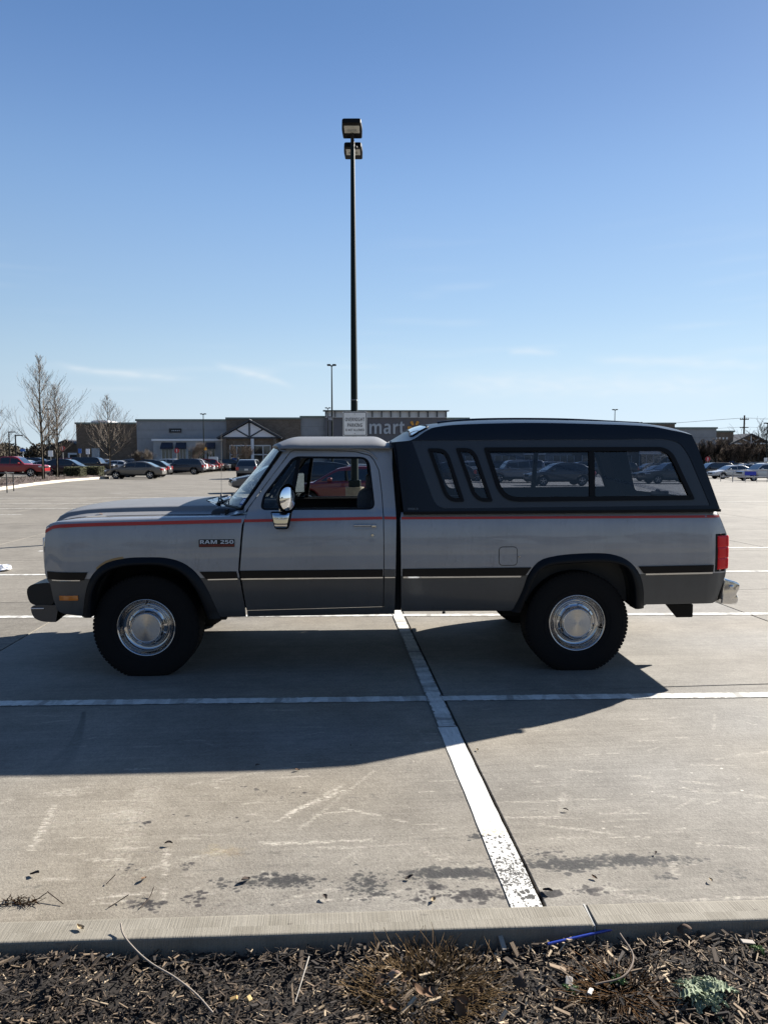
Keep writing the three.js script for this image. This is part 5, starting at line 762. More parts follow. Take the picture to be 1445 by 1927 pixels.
// ---------------------------------------------------------------- the store and what stands beside it
{
  const block = (seed, base, amp) => canvasTexture(512, 512, (c, w, h) => { pixelFill(c, w, h, (x, y) => { const n = (vnoise(x / 64, y / 64, seed, 8) - 0.5) * 14 + (hash(x, y, seed) - 0.5) * 10; return base.map((b) => b + n); }); const R = rng(seed); for (let y = 0; y < 512; y += 16) for (let x = (y / 16 % 2) * 16; x < 528; x += 32) { const k = (R() - 0.5) * amp; c.fillStyle = k > 0 ? `rgba(255,240,220,${k})` : `rgba(20,14,10,${-k})`; c.fillRect(x - 16, y, 30, 14); } });
  const stone = block(401, [104, 94, 84], 0.16), stucco = canvasTexture(512, 512, (c, w, h) => pixelFill(c, w, h, (x, y) => { const n = (vnoise(x / 64, y / 64, 411, 8) - 0.5) * 12 + (vnoise(x / 8, y / 128, 412, 64) - 0.5) * 6 + (hash(x, y, 413) - 0.5) * 8; return [200 + n, 200 + n, 200 + n]; }));
  const met = (g, k) => { const p = g.attributes.position, n = g.attributes.normal, uv = g.attributes.uv; for (let i = 0; i < p.count; i++) uv.setXY(i, (Math.abs(n.getX(i)) > 0.5 ? p.getZ(i) : p.getX(i)) / k, (Math.abs(n.getY(i)) > 0.5 ? p.getZ(i) : p.getY(i)) / k); return g; };
  const brown = std({ map: stone, color: lin(1.05, 1.0, 0.95), roughness: 0.92 }), darkBrown = std({ map: stone, color: lin(0.86, 0.79, 0.72), roughness: 0.92 }), grey = std({ map: stucco, color: lin(0.47, 0.475, 0.485), roughness: 0.9 }), signGrey = std({ map: stucco, color: lin(0.235, 0.225, 0.24), roughness: 0.9 }), paleGrey = std({ map: stucco, color: lin(0.58, 0.60, 0.62), roughness: 0.9 }), capGreen = plain(0.16, 0.19, 0.165, 0.6, 0.2), band = plain(0.60, 0.62, 0.64, 0.8), navy = plain(0.018, 0.024, 0.042, 0.8), slateRoof = plain(0.045, 0.05, 0.06, 0.7), glassDark = phys({ color: lin(0.012, 0.013, 0.015), roughness: 0.05, clearcoat: 1 }), frame = plain(0.55, 0.56, 0.57, 0.6), white = plain(0.72, 0.73, 0.75, 0.8);
  const st = thing('superstore', 'wide grey and brown superstore with a gabled entrance across the far side of the lot', 'store', [0, 0, -112], 0.0698);
  const wall = (x0, x1, h, z, m, y0 = -1.6, deep = 20) => part('wall', met(box(x1 - x0, h - y0, deep, (x0 + x1) / 2, (h + y0) / 2, z - deep / 2), 4), m, st);
  const coping = (x0, x1, h, z, m = capGreen) => part('coping', box(x1 - x0 + 0.3, 0.28, 0.6, (x0 + x1) / 2, h - 0.1, z - 0.15), m, st);
  const secs = [[-46.9, -37.8, 7.5, 0, darkBrown], [-37.8, -24.2, 7.98, 0.3, grey], [-24.2, -12.9, 8.24, 0.6, brown], [-12.9, -9.1, 8.5, 0.2, grey], [-9.1, 9.75, 9.28, 0.9, signGrey], [9.75, 13.4, 8.26, 0.3, grey], [13.4, 30, 7.8, 0.5, grey], [30, 47, 7.5, 0.1, brown], [47, 53.8, 6.75, 0.4, grey], [53.8, 56.9, 6.22, 0, brown]];
  for (const [a, b, h, z, m] of secs) { wall(a, b, h, z, m); if (a !== -9.1) coping(a, b, h, z); }
  for (const [a, b, h, z] of [[-37.8, -24.2, 7.98, 0.3], [-12.9, -9.1, 8.5, 0.2], [13.4, 30, 7.8, 0.5], [47, 53.8, 6.75, 0.4]]) for (let k = 1; k <= 2; k++) part('wall_reveal', box(b - a - 0.05, 0.06, 0.04, (a + b) / 2, h - 1.3 * k - 0.3, z + 0.015), plain(0.22, 0.225, 0.235, 0.9), st);
  // the sign wall: pale cornice on brackets, letters and spark
  const cor = part('cornice', [box(18.9, 0.95, 0.5, 0.32, 8.72, 0.85)], band, st); part('cornice_cap', box(19.5, 0.16, 1.3, 0.32, 9.27, 1.0), plain(0.10, 0.11, 0.105, 0.6), cor);
  for (let i = 0; i <= 13; i++) part('bracket', box(0.13, 0.85, 0.5, -9.0 + i * 1.435, 8.74, 1.3), plain(0.06, 0.065, 0.07, 0.8), cor);
  const font = await new FontLoader().loadAsync('fonts/droid/droid_sans_bold.typeface.json'), letter = plain(0.43, 0.455, 0.48, 0.6);
  const write = (text, size, depth) => { const list = []; let x = 0; for (const ch of text) { const g = new TextGeometry(ch, { font, size, depth, curveSegments: 4, bevelEnabled: false }); g.computeBoundingBox(); list.push([g.translate(x, 0, 0), ch]); const gl = font.data.glyphs[ch]; x += gl.ha / font.data.resolution * size; } return [list, x]; };
  const [glyphs, wid] = write('Walmart', 2.05, 0.18), sx = 0.855;
  for (const [g] of glyphs) part('sign_letter', g.scale(sx, 1, 1).translate(3.25 - wid * sx, 5.73, 0.93), letter, st); { const g = st.children[st.children.length - 7].geometry; g.computeBoundingBox(); const r = g.boundingBox.max.x; g.translate(-r, 0, 0).scale(0.8, 1, 1).translate(r, 0, 0); }
  for (let i = 0; i < 6; i++) { const a = i / 6 * Math.PI * 2 + Math.PI / 2; part('sign_spark', extrude(rpoly([[-0.16, 0.42, 0.1], [0.16, 0.42, 0.1], [0.23, 1.12, 0.16], [-0.23, 1.12, 0.16]], 4), 0.18).rotateZ(a).translate(4.75, 6.70, 1.02), plain(0.62, 0.28, 0.03, 0.5), st); }
  // low block with three awnings and windows
  wall(-34.9, -24.6, 4.9, 2.2, paleGrey, -1.6, 2.2); part('coping', box(10.7, 0.3, 0.7, -29.75, 4.8, 2.1), white, st);
  for (const [a, b] of [[-33.7, -32.0], [-31.5, -30.0], [-27.1, -25.7]]) { part('awning', extrude([[0, 0], [0.9, -0.75], [0.9, -1.0], [0, -1.0]], b - a).rotateY(-Math.PI / 2).translate((a + b) / 2, 4.42, 2.21), navy, st).geometry.applyMatrix4(new THREE.Matrix4().identity()); const w = part('shop_window', box(b - a - 0.1, 2.3, 0.08, (a + b) / 2, 2.25, 2.25), glassDark, st); for (let i = 0; i <= 3; i++) part('frame', box(0.07, 2.3, 0.12, lerp(a + 0.05, b - 0.05, i / 3), 2.25, 2.25), frame, w); }
  const wmid = part('shop_window', box(2.4, 2.0, 0.08, -28.6, 2.1, 2.25), glassDark, st); for (let i = 0; i <= 4; i++) part('frame', box(0.07, 2.0, 0.12, -29.8 + i * 0.6, 2.1, 2.25), frame, wmid);
  // small plate sign on the grey wall, over the block
  part('wall_sign', [box(1.85, 0.62, 0.14, -32.0, 6.28, 0.39)], plain(0.012, 0.014, 0.016, 0.5), st);
  part('sign_lettering', [[-32.45, 0.16], [-32.2, 0.2], [-31.9, 0.2], [-31.6, 0.2], [-31.35, 0.14]].map(([x, w]) => box(w, 0.13, 0.03, x, 6.26, 0.475)), plain(0.4, 0.42, 0.44, 0.7), st);
  // gabled entrance
  wall(-24.3, -16.3, 4.95, 3.6, brown, -1.6, 3.0);
  const roof = [[-25.0, 5.02], [-20.35, 7.62], [-15.7, 5.02]], pitchL = Math.hypot(4.65, 2.6), ang = Math.atan2(2.6, 4.65);
  part('gable_roof', [box(pitchL + 0.3, 0.26, 4.2, 0, 0, 0).rotateZ(ang).translate(-22.68, 6.36, 2.3), box(pitchL + 0.3, 0.26, 4.2, 0, 0, 0).rotateZ(-ang).translate(-18.02, 6.36, 2.3)], slateRoof, st);
  part('gable_panel', extrude([[-24.4, 5.1], [-20.35, 7.35], [-16.3, 5.1]], 0.2).translate(0, 0, 3.9), plain(0.66, 0.67, 0.70, 0.8), st);
  part('gable_brace', [box(0.22, 2.3, 0.14, -20.35, 6.2, 4.05), box(8.6, 0.24, 0.14, -20.35, 5.05, 4.05), rod([-20.35, 5.15, 4.05], [-22.4, 6.35, 4.05], 0.1), rod([-20.35, 5.15, 4.05], [-18.3, 6.35, 4.05], 0.1)], slateRoof, st);
  const glaz = part('entrance_glazing', box(6.0, 4.6, 0.1, -20.3, 1.6, 3.62), glassDark, st);
  for (const x of [-23.3, -22.3, -21.0, -19.8, -18.4, -17.3]) part('frame', box(0.14, 4.6, 0.14, x, 1.6, 3.66), frame, glaz); for (const y of [3.9, 2.55]) part('frame', box(6.1, 0.16, 0.14, -20.3, y, 3.66), frame, glaz);
  for (const x of [-19.9, -24.0, -16.6]) part('column', box(0.42, 6.4, 0.42, x, 1.7, 4.3), x === -19.9 ? band : brown, st);
  part('door_poster', box(0.7, 1.5, 0.04, -22.7, 1.3, 3.74), plain(0.03, 0.10, 0.32, 0.6), st);
  // shop fronts under the right wing
  for (let i = 0; i < 9; i++) { const x = 14.5 + i * 4.7; const w = part('shop_window', box(3.4, 2.8, 0.1, x, 0.9, 0.62), glassDark, st); for (let k = 0; k <= 3; k++) part('frame', box(0.08, 2.8, 0.14, x - 1.7 + k * 1.133, 0.9, 0.62), frame, w); if (i % 2 === 0) part('fascia', box(3.6, 0.5, 0.3, x, 2.7, 0.7), i % 4 ? white : navy, st); }
  part('wall_lettering', [[53.9, 0.5], [54.6, 0.35], [55.2, 0.3], [55.8, 0.3]].map(([x, w]) => box(w, 0.32, 0.06, x, 5.0, 0.04)), plain(0.7, 0.7, 0.68), st);
  part('roof_unit', [box(3.2, 1.0, 3, -44.5, 7.5, -6), box(2.2, 0.5, 2.2, -44.2, 7.75, -4)], white, st);
  part('side_bay', [box(1.1, 3.2, 0.4, -44.0, 2.0, 0.2)], paleGrey, st);
  // houses at either end
  const house = (name, label, x, z, w, h, rh, mat, turn) => { const o = thing(name, label, 'building', [x, -1.6, z], turn); part('wall', met(box(w, h + 1.6, 8, 0, (h + 1.6) / 2, -4), 4), mat, o); part('roof', extrude([[-w / 2 - 0.6, 0], [0, rh], [w / 2 + 0.6, 0], [w / 2 + 0.6, -0.25], [0, rh - 0.25], [-w / 2 - 0.6, -0.25]], 9).translate(0, h + 1.6, -4), slateRoof, o); part('gable', extrude([[-w / 2, 0], [0, rh - 0.3], [w / 2, 0]], 0.2).translate(0, h + 1.55, 0.05), mat, o); return o; };
  const hr = house('gabled_building', 'brown gabled shop building with a truss front right of the store', 59.5, -116, 6.2, 4.1, 1.7, darkBrown, 0.07);
  part('truss', [box(5.6, 0.2, 0.2, 0, 5.75, 0.25), rod([0, 5.8, 0.25], [-1.4, 6.5, 0.25], 0.09), rod([0, 5.8, 0.25], [1.4, 6.5, 0.25], 0.09), rod([0, 5.8, 0.25], [0, 7.1, 0.25], 0.09)], band, hr); for (const x of [-2, 0.2, 2]) part('shop_window', box(1.4, 2.4, 0.1, x, 2.9, 0.06), glassDark, hr);
  const hl = house('brick_house', 'low dark house with a white doorway at the brown end of the store', -51.5, -116, 6.5, 3.6, 1.6, darkBrown, 0.07); part('doorway', box(2.0, 3.0, 0.2, 1.2, 3.1, 0.1), white, hl); part('door', box(1.4, 2.7, 0.1, 1.2, 2.95, 0.2), plain(0.02, 0.02, 0.02), hl);
  house('brick_house', 'wide low house behind the boundary wall at far left', -78, -128, 18, 3.8, 2.2, darkBrown, 0.1); house('brick_house', 'low shop building at the far right beyond the lamp', 72, -122, 12, 4.2, 1.2, brown, -0.1);
  // boundary wall in panels between piers
  const bw = thing('boundary_wall', 'long pale stone boundary wall left of the store', 'wall', [-86, -0.6, -112], 0.07);
  for (let i = 0; i < 11; i++) { part('wall_panel', met(box(2.9, 2.6, 0.2, i * 3.2, 1.3, 0), 2), std({ map: stone, color: lin(2.1, 1.95, 1.7), roughness: 0.9 }), bw); part('pier', met(box(0.34, 2.9, 0.34, i * 3.2 + 1.6, 1.45, 0), 2), std({ map: stone, color: lin(2.3, 2.1, 1.9), roughness: 0.9 }), bw); }
}

// ---------------------------------------------------------------- lamp posts, signs, poles, rails
const lampPole = matte(0.003, 0.008, 0.0075, 0.5, 0.35), fixture = matte(0.005, 0.005, 0.006, 0.5, 0.3), lens = phys({ color: lin(0.42, 0.42, 0.39), roughness: 0.35, clearcoat: 0.4 });
{
  const o = thing('lamp_post', 'tall dark green lamp post on a concrete base with two floodlights, behind the truck', 'lamp post', [-0.745, 0, -18.15]);
  part('pole', [new THREE.CylinderGeometry(0.052, 0.098, 8.52, 32).translate(0, 0.97 + 4.26, 0)], lampPole, o); part('base_cover', [rbox(0.30, 0.18, 0.30, 0.02, 0, 1.06, 0)], lampPole, o);
  part('footing', new THREE.CylinderGeometry(0.235, 0.24, 1.05, 36).translate(0, 0.445, 0), std({ map: concreteTile, color: lin(1.2, 1.1, 0.9), roughness: 0.9 }), o); part('pole_band', new THREE.TorusGeometry(0.090, 0.006, 8, 30).rotateX(Math.PI / 2).translate(0, 3.17, 0), M.dullChrome, o);
  const head = (z, tilt, y, sx) => { const h = new THREE.Group(); h.name = 'floodlight'; h.position.set(0, y, z); h.rotation.x = tilt; o.add(h);
    const q = rpoly([[-0.235, -0.40, 0.04], [0.235, -0.40, 0.04], [0.250, 0.0, 0.1], [0.225, 0.36, 0.06], [-0.225, 0.36, 0.06], [-0.250, 0.0, 0.1]], 5); part('housing', extrude(q, 0.13, 0.03, 3).rotateX(Math.PI / 2).scale(sx, 1, 0.86), fixture, h); part('lens', rbox(0.37 * sx, 0.012, 0.30, 0.004, 0, -0.066, 0.06), lens, h); part('bulb', new THREE.CylinderGeometry(0.03, 0.03, 0.22, 12).rotateZ(Math.PI / 2).translate(0, -0.07, 0.03), plain(0.3, 0.3, 0.28, 0.3), h); };
  head(0.26, -0.13, 9.70, 1); head(-0.42, -0.06, 9.46, 0.95); part('arm', [rod([0, 9.42, 0], [0, 9.60, 0.2], 0.05, 0.035), rod([0, 9.42, 0], [0, 9.50, -0.2], 0.05, 0.04), new THREE.SphereGeometry(0.05, 12, 8).translate(0.07, 9.38, -0.05)], fixture, o);
  // its sign
  const tex = canvasTexture(512, 512, (c, w, h) => { pixelFill(c, w, h, (x, y) => { const n = (vnoise(x / 60, y / 60, 501) - 0.5) * 12 + (hash(x, y, 502) - 0.5) * 6; return [222 + n, 222 + n, 220 + n]; }); c.strokeStyle = '#1b1c1e'; c.lineWidth = 13; c.beginPath(); c.roundRect(13, 13, 486, 486, 26); c.stroke(); c.fillStyle = '#141517'; c.textAlign = 'center'; const t = (s, y, size, w) => { c.save(); c.font = `bold ${size}px sans-serif`; c.translate(256, y); c.scale(w / c.measureText(s).width, 1); c.fillText(s, 0, 0); c.restore(); }; t('OVERNIGHT', 200, 104, 420); t('PARKING', 322, 104, 330); t('IS NOT ALLOWED', 412, 70, 416); });
  const sgn = thing('parking_sign', 'white square sign reading overnight parking is not allowed on the tall lamp post', 'sign', [-0.725, 2.565, -17.98]);
  part('plate', extrude(rpoly([[-0.305, -0.305, 0.03], [0.305, -0.305, 0.03], [0.305, 0.305, 0.03], [-0.305, 0.305, 0.03]], 4), 0.006), plain(0.5, 0.5, 0.5, 0.4, 0.6), sgn); const face = part('sign_face', new THREE.PlaneGeometry(0.60, 0.60).translate(0, 0, 0.0055), std({ map: tex, roughness: 0.5 }), sgn); part('bolt', [new THREE.CylinderGeometry(0.011, 0.011, 0.008, 12).rotateX(Math.PI / 2).translate(0, 0.245, 0.009)], plain(0.25, 0.25, 0.25, 0.4, 0.8), sgn); part('bolt', [new THREE.CylinderGeometry(0.011, 0.011, 0.008, 12).rotateX(Math.PI / 2).translate(0, -0.245, 0.009)], plain(0.25, 0.25, 0.25, 0.4, 0.8), sgn);
  const posts = [[626, 64, 10.1, 'dark lamp post with a double head left of the sign'], [618.3, 104, 9.2, 'thin lamp post by the corner of the sign wall'], [385, 100, 7.95, 'lamp post before the awnings of the store'], [1155, 106, 9.4, 'lamp post rising over the middle of the shell roof'], [1202, 118, 8.2, 'short lamp head showing over the back of the shell roof'], [1441, 92, 6.8, 'lamp post at the right edge by the bare tree'], [95, 96, 8.2, 'lamp post among the two tall bare trees'], [808, 112, 7.3, 'slim lamp post before the sign wall']];
  for (const [px, d, h, label] of posts) { const x = (px - 722.5) / 1336 * d * 0.9975, p = thing('lamp_post', label, 'lamp post', [x, rise(x, -d), -d]); part('pole', new THREE.CylinderGeometry(0.05, 0.10, h, 14).translate(0, h / 2, 0), lampPole, p); for (const s of [1, -1]) part('floodlight', [rbox(0.34, 0.14, 0.36, 0.05, s * 0.24, h + 0.02, 0), rod([0, h - 0.1, 0], [s * 0.2, h, 0], 0.04)], fixture, p); }
  for (const [px, d, h, label] of [[20, 90, 4.9, 'shorter of two hooked lamps at the left edge'], [32, 84, 4.3, 'hooked lamp beside another at the left edge']]) { const x = (px - 722.5) / 1336 * d * 0.9975, p = thing('street_lamp', label, 'street lamp', [x, rise(x, -d), -d]); part('pole', new THREE.CylinderGeometry(0.07, 0.1, h, 12).translate(0, h / 2, 0), fixture, p); part('lamp_head', rbox(0.9, 0.12, 0.3, 0.04, 0.4, h, 0), fixture, p); }
  // number plate on the second post
  const sn = (t, fg, bg) => std({ map: canvasTexture(128, 128, (c) => { c.fillStyle = bg; c.fillRect(0, 0, 128, 128); c.fillStyle = fg; c.font = 'bold 92px sans-serif'; c.textAlign = 'center'; c.fillText(t, 64, 98); }), roughness: 0.6 });
  { const x = (622 - 722.5) / 1336 * 63.7 * 0.9975; single('row_number_sign', [new THREE.BoxGeometry(0.42, 0.42, 0.03).translate(x, 5.35, -63.7)], sn('15', '#c9ccd2', '#4a4a50'), 'small grey plate with the number fifteen on a dark lamp post', 'sign'); }
  const disc = canvasTexture(128, 128, (c) => { c.fillStyle = '#a5202a'; c.fillRect(0, 0, 128, 128); c.fillStyle = '#d8d8d6'; c.fillRect(22, 54, 84, 20); });
  for (const [px, d, y, label] of [[120, 86, 3.0, 'round red no entry sign beside the low dark house'], [334, 95, 2.95, 'round red no entry sign beside an awning of the store'], [1331, 92, 2.35, 'round red no entry sign beyond the back of the truck']]) { const x = (px - 722.5) / 1336 * d * 0.9975, b = rise(x, -d), o2 = thing('no_entry_sign', label, 'sign', [x, b, -d]); part('post', new THREE.CylinderGeometry(0.035, 0.035, y, 10).translate(0, y / 2, 0), plain(0.3, 0.3, 0.3, 0.5, 0.6), o2); part('plate', new THREE.CylinderGeometry(0.32, 0.32, 0.02, 28).rotateX(Math.PI / 2).translate(0, y - 0.2, 0.05), [plain(0.4, 0.03, 0.04), std({ map: disc, roughness: 0.5 }), plain(0.4, 0.4, 0.4)], o2); }
  const blue = plain(0.03, 0.12, 0.38, 0.5), wsign = plain(0.68, 0.7, 0.72, 0.5);
  for (const [px, d, y, m, w, h, label] of [[45, 88, 2.8, blue, 0.6, 0.35, 'small blue sign before the boundary wall'], [152, 92, 2.9, blue, 0.4, 0.6, 'blue accessible bay sign at the brown end of the store'], [167, 93, 2.9, wsign, 0.5, 0.7, 'white sign post beside the blue sign at the brown wall'], [97, 90, 2.6, wsign, 0.6, 0.75, 'white board between the two tall trees'], [402, 96, 2.0, wsign, 1.3, 0.8, 'long pale board beside the lamp post before the store'], [1376, 96, 1.95, blue, 0.6, 0.32, 'small blue sign in front of the gabled shop'], [1440, 84, 2.3, wsign, 0.42, 0.45, 'white plate sign on a post at the right edge']]) { const x = (px - 722.5) / 1336 * d * 0.9975, o2 = thing('lot_sign', label, 'sign', [x, rise(x, -d), -d]); part('post', new THREE.CylinderGeometry(0.03, 0.03, y, 8).translate(0, y / 2, 0), plain(0.3, 0.3, 0.3, 0.5, 0.6), o2); part('plate', rbox(w, h, 0.03, 0.01, 0, y - h / 2, 0.04), m, o2); }
  { const x = (387.5 - 722.5) / 1336 * 99.5 * 0.9975; single('warning_sign', [rbox(0.36, 0.42, 0.05, 0.02, x, rise(x, -99.5) + 3.1, -99.4)], plain(0.75, 0.38, 0.04, 0.5), 'small yellow sign on the lamp post before the awnings', 'sign'); }
  // utility pole with wires, far right
  const up = thing('utility_pole', 'wooden utility pole with cross arms and wires over the gabled shop', 'utility pole', [62.5, -1.2, -124]); part('pole', new THREE.CylinderGeometry(0.13, 0.18, 10.4, 12).translate(0, 5.2, 0), plain(0.09, 0.075, 0.06, 0.9), up); part('cross_arm', box(1.5, 0.14, 0.14, 0, 9.7, 0), plain(0.09, 0.075, 0.06, 0.9), up); part('cross_arm', box(1.5, 0.12, 0.12, 0, 8.3, 0), plain(0.09, 0.075, 0.06, 0.9), up); for (const x of [-0.65, -0.3, 0.3, 0.65]) part('insulator', new THREE.CylinderGeometry(0.05, 0.06, 0.2, 8).translate(x, 9.87, 0), plain(0.3, 0.3, 0.3), up);
  part('wire', [-0.65, 0.65].flatMap((z) => [tube([[0, 9.95, z], [-20, 8.9, z - 6], [-45, 9.4, z - 14]], 0.015, 24, 4), tube([[0, 9.95, z], [18, 9.2, z], [40, 9.9, z]], 0.015, 24, 4)]).concat([tube([[0, 8.4, 0], [-20, 7.6, -6], [-45, 8.2, -14]], 0.02, 24, 4), tube([[0, 8.4, 0], [18, 7.7, 0], [40, 8.5, 0]], 0.02, 24, 4)]), plain(0.05, 0.05, 0.05), up);
  // pipe rails at the left edge
  const pipe = plain(0.012, 0.012, 0.013, 0.5);
  const rail = thing('pipe_rail', 'black pipe rail of a trolley bay at the left edge by the island', 'railing', [-19.2, 0.05, -36.2], 0.5); part('post', rod([-1.7, 0, -0.6], [-1.7, 1.0, -0.6], 0.028), pipe, rail); part('post', rod([0, 0, 0], [0, 1.0, 0], 0.028), pipe, rail); part('post', rod([0.35, 0, -2.2], [0.35, 1.0, -2.2], 0.028), pipe, rail); part('post', rod([-1.2, 0, -2.5], [-1.2, 1.0, -2.5], 0.028), pipe, rail); part('bar', [tube([[-1.7, 1.0, -0.6], [0, 1.0, 0], [0.35, 1.0, -2.2]], 0.025, 30, 6), rod([-1.7, 0.45, -0.6], [0, 0.45, 0], 0.02), rod([0, 0.45, 0], [0.35, 0.45, -2.2], 0.02), rod([0.35, 1.0, -2.2], [-1.2, 1.0, -2.5], 0.025)], pipe, rail);
  // trolley bay at the right edge with its blue board
  const gal = plain(0.34, 0.34, 0.35, 0.4, 0.7), bx = (1414 - 722.5) / 1336 * 62 * 0.9975, bay = thing('trolley_bay', 'grey pipe trolley bay with a blue board at the right edge', 'trolley bay', [bx, rise(bx, -62), -62]);
  for (const z of [0, -2.2]) { part('rail', [tube([[-1.6, 0, z], [-1.62, 0.75, z], [-1.35, 0.98, z], [0, 1.0, z], [2.6, 1.0, z], [2.85, 0.8, z], [2.85, 0, z]], 0.03, 60, 6), rod([-1.6, 0.45, z], [2.85, 0.45, z], 0.024)], gal, bay); for (const x of [-0.5, 0.5, 1.4]) part('post', rod([x, 0, z], [x, 1.0, z], 0.026), gal, bay); }
  part('board', rbox(1.0, 0.34, 0.03, 0.01, -0.1, 0.78, 0.05), plain(0.02, 0.04, 0.42, 0.5), bay);
}

// ---------------------------------------------------------------- trees, hedges, the planted island
function sticks(list, seg = 5) {   // [ax, ay, az, bx, by, bz, ra, rb] -> one open-tube mesh
  const pos = [], nor = [], idx = []; let base = 0; const d = V(0, 0, 0), u = V(0, 0, 0), w = V(0, 0, 0);
  for (const [ax, ay, az, bx, by, bz, ra, rb] of list) {
    d.set(bx - ax, by - ay, bz - az).normalize(); u.set(Math.abs(d.y) > 0.9 ? 1 : 0, Math.abs(d.y) > 0.9 ? 0 : 1, 0).cross(d).normalize(); w.crossVectors(d, u);
    for (let i = 0; i < seg; i++) { const a = i / seg * Math.PI * 2, c = Math.cos(a), s = Math.sin(a), nx = u.x * c + w.x * s, ny = u.y * c + w.y * s, nz = u.z * c + w.z * s; pos.push(ax + nx * ra, ay + ny * ra, az + nz * ra, bx + nx * rb, by + ny * rb, bz + nz * rb); nor.push(nx, ny, nz, nx, ny, nz); }
    for (let i = 0; i < seg; i++) { const a = base + i * 2, b = base + ((i + 1) % seg) * 2; idx.push(a, a + 1, b, b, a + 1, b + 1); }
    base += seg * 2;
  }
  const g = new THREE.BufferGeometry(); g.setAttribute('position', new THREE.Float32BufferAttribute(pos, 3)); g.setAttribute('normal', new THREE.Float32BufferAttribute(nor, 3)); g.setIndex(idx); return g;
}
const bark = plain(0.42, 0.37, 0.315, 0.9), barkDark = plain(0.17, 0.145, 0.125, 0.9), twigMat = plain(0.34, 0.28, 0.245, 0.9), paleTwig = plain(0.50, 0.43, 0.37, 0.9);
function branch(out, R, p, dir, len, r, depth, opt) {
  const n = depth === 0 ? (opt.nodes ?? 7) : 4, wb = opt.wob * (depth === 0 ? opt.stiff ?? 1 : 1); let q = p.clone(), d = dir.clone();
  for (let i = 0; i < n; i++) {
    const L = len / n, r1 = r * (1 - (i + 1) / n * 0.8); d.add(V((R() - 0.5) * wb, (R() - 0.5) * wb * 0.6 + opt.up * (depth ? 1 : 0.2), (R() - 0.5) * wb)).normalize();
    const e = q.clone().addScaledVector(d, L); (depth < 1 ? out.trunk : depth < 2 ? out.limbs[out.limbs.length - 1] : out.twigs).push([q.x, q.y, q.z, e.x, e.y, e.z, Math.max(opt.min, r * (1 - i / n * 0.8)), Math.max(opt.min, r1)]);
    if (depth < opt.depth && (depth > 0 || i >= opt.first)) { const k = depth === 0 ? opt.limbs : depth === 1 ? opt.kids : opt.kids2; for (let j = 0; j < k; j++) { const a = R() * Math.PI * 2, tilt = depth === 0 ? lerp(opt.spread, opt.spread * (opt.close ?? 0.55), i / n) : 0.45 + R() * 0.35, side = V(Math.cos(a), 0, Math.sin(a)); if (depth === 0) out.limbs.push([]); const cd = d.clone().multiplyScalar(Math.cos(tilt)).addScaledVector(side, Math.sin(tilt)).normalize(); branch(out, R, e, cd, len * (depth === 0 ? opt.reach * lerp(1, opt.tip ?? 0.22, (i - opt.first) / Math.max(1, n - opt.first)) : 0.5) * (0.75 + R() * 0.5), r1 * (depth === 0 ? 0.5 : 0.6), depth + 1, opt); } }
    q = e;
  }
}
function bareTree(name, label, px, d, h, seed, opt, mats = [bark, paleTwig], group) {
  const x = (px - 722.5) / 1336 * d * 0.9975, o = thing(name, label, name.includes('shrub') ? 'shrub' : 'tree', [x, rise(x, -d), -d], 0, group), out = { trunk: [], limbs: [], twigs: [] }, R = rng(seed);
  if (opt.stems) for (let s = 0; s < opt.stems; s++) { const a = s / opt.stems * 6.283 + R(); branch(out, R, V(Math.cos(a) * 0.08, 0, Math.sin(a) * 0.08), V(Math.cos(a) * 0.25, 1, Math.sin(a) * 0.25).normalize(), h * (0.8 + R() * 0.2), opt.r, 0, opt); } else branch(out, R, V(0, 0, 0), V(0, 1, 0), h, opt.r, 0, opt);
  part('trunk', sticks(out.trunk, 8), mats[0], o); for (const l of out.limbs) part('limb', sticks(l, 5), mats[0], o); if (out.twigs.length) { const c = part('crown', sticks(out.twigs, 3), mats[1], o); c.userData.kind = 'stuff'; }
  return o;
}
const TALL = { depth: 3, nodes: 12, stiff: 0.4, tip: 0.07, close: 0.42, first: 2, limbs: 3, kids: 2, kids2: 1, spread: 0.95, reach: 0.34, up: 0.11, wob: 0.12, min: 0.006, r: 0.115 }, MYRTLE = { stems: 4, depth: 3, first: 2, limbs: 3, kids: 2, kids2: 1, spread: 0.7, reach: 0.40, up: 0.04, wob: 0.3, min: 0.009, r: 0.05 }, BROAD = { depth: 3, first: 2, limbs: 3, kids: 2, kids2: 1, spread: 0.95, reach: 0.52, up: 0.06, wob: 0.3, min: 0.014, r: 0.16 };
bareTree('bare_tree', 'tallest bare tree, standing in the planted island at left', 82, 50.5, 8.2, 11, TALL); bareTree('bare_tree', 'bare tree just behind and right of the tallest one', 109, 55, 6.8, 12, { ...TALL, r: 0.11 }); bareTree('bare_tree', 'bare tree between the clipped hedges and the taupe sedan', 208, 72, 7.4, 13, { ...TALL, r: 0.10, spread: 1.15, min: 0.007 }); bareTree('bare_tree', 'bare tree cut by the left edge of the view', -10, 52, 6.0, 14, TALL);
bareTree('crape_myrtle', 'round bare small tree before the awnings of the store', 365, 94, 3.6, 21, MYRTLE, [bark, twigMat]); bareTree('crape_myrtle', 'round bare small tree before the entrance doors', 456, 98, 3.4, 22, MYRTLE, [bark, twigMat]); bareTree('bare_shrub', 'low branching bare shrub behind the roof of the taupe sedan', 271, 80, 2.5, 23, { ...MYRTLE, spread: 0.9, min: 0.014 }, [paleTwig, paleTwig]);
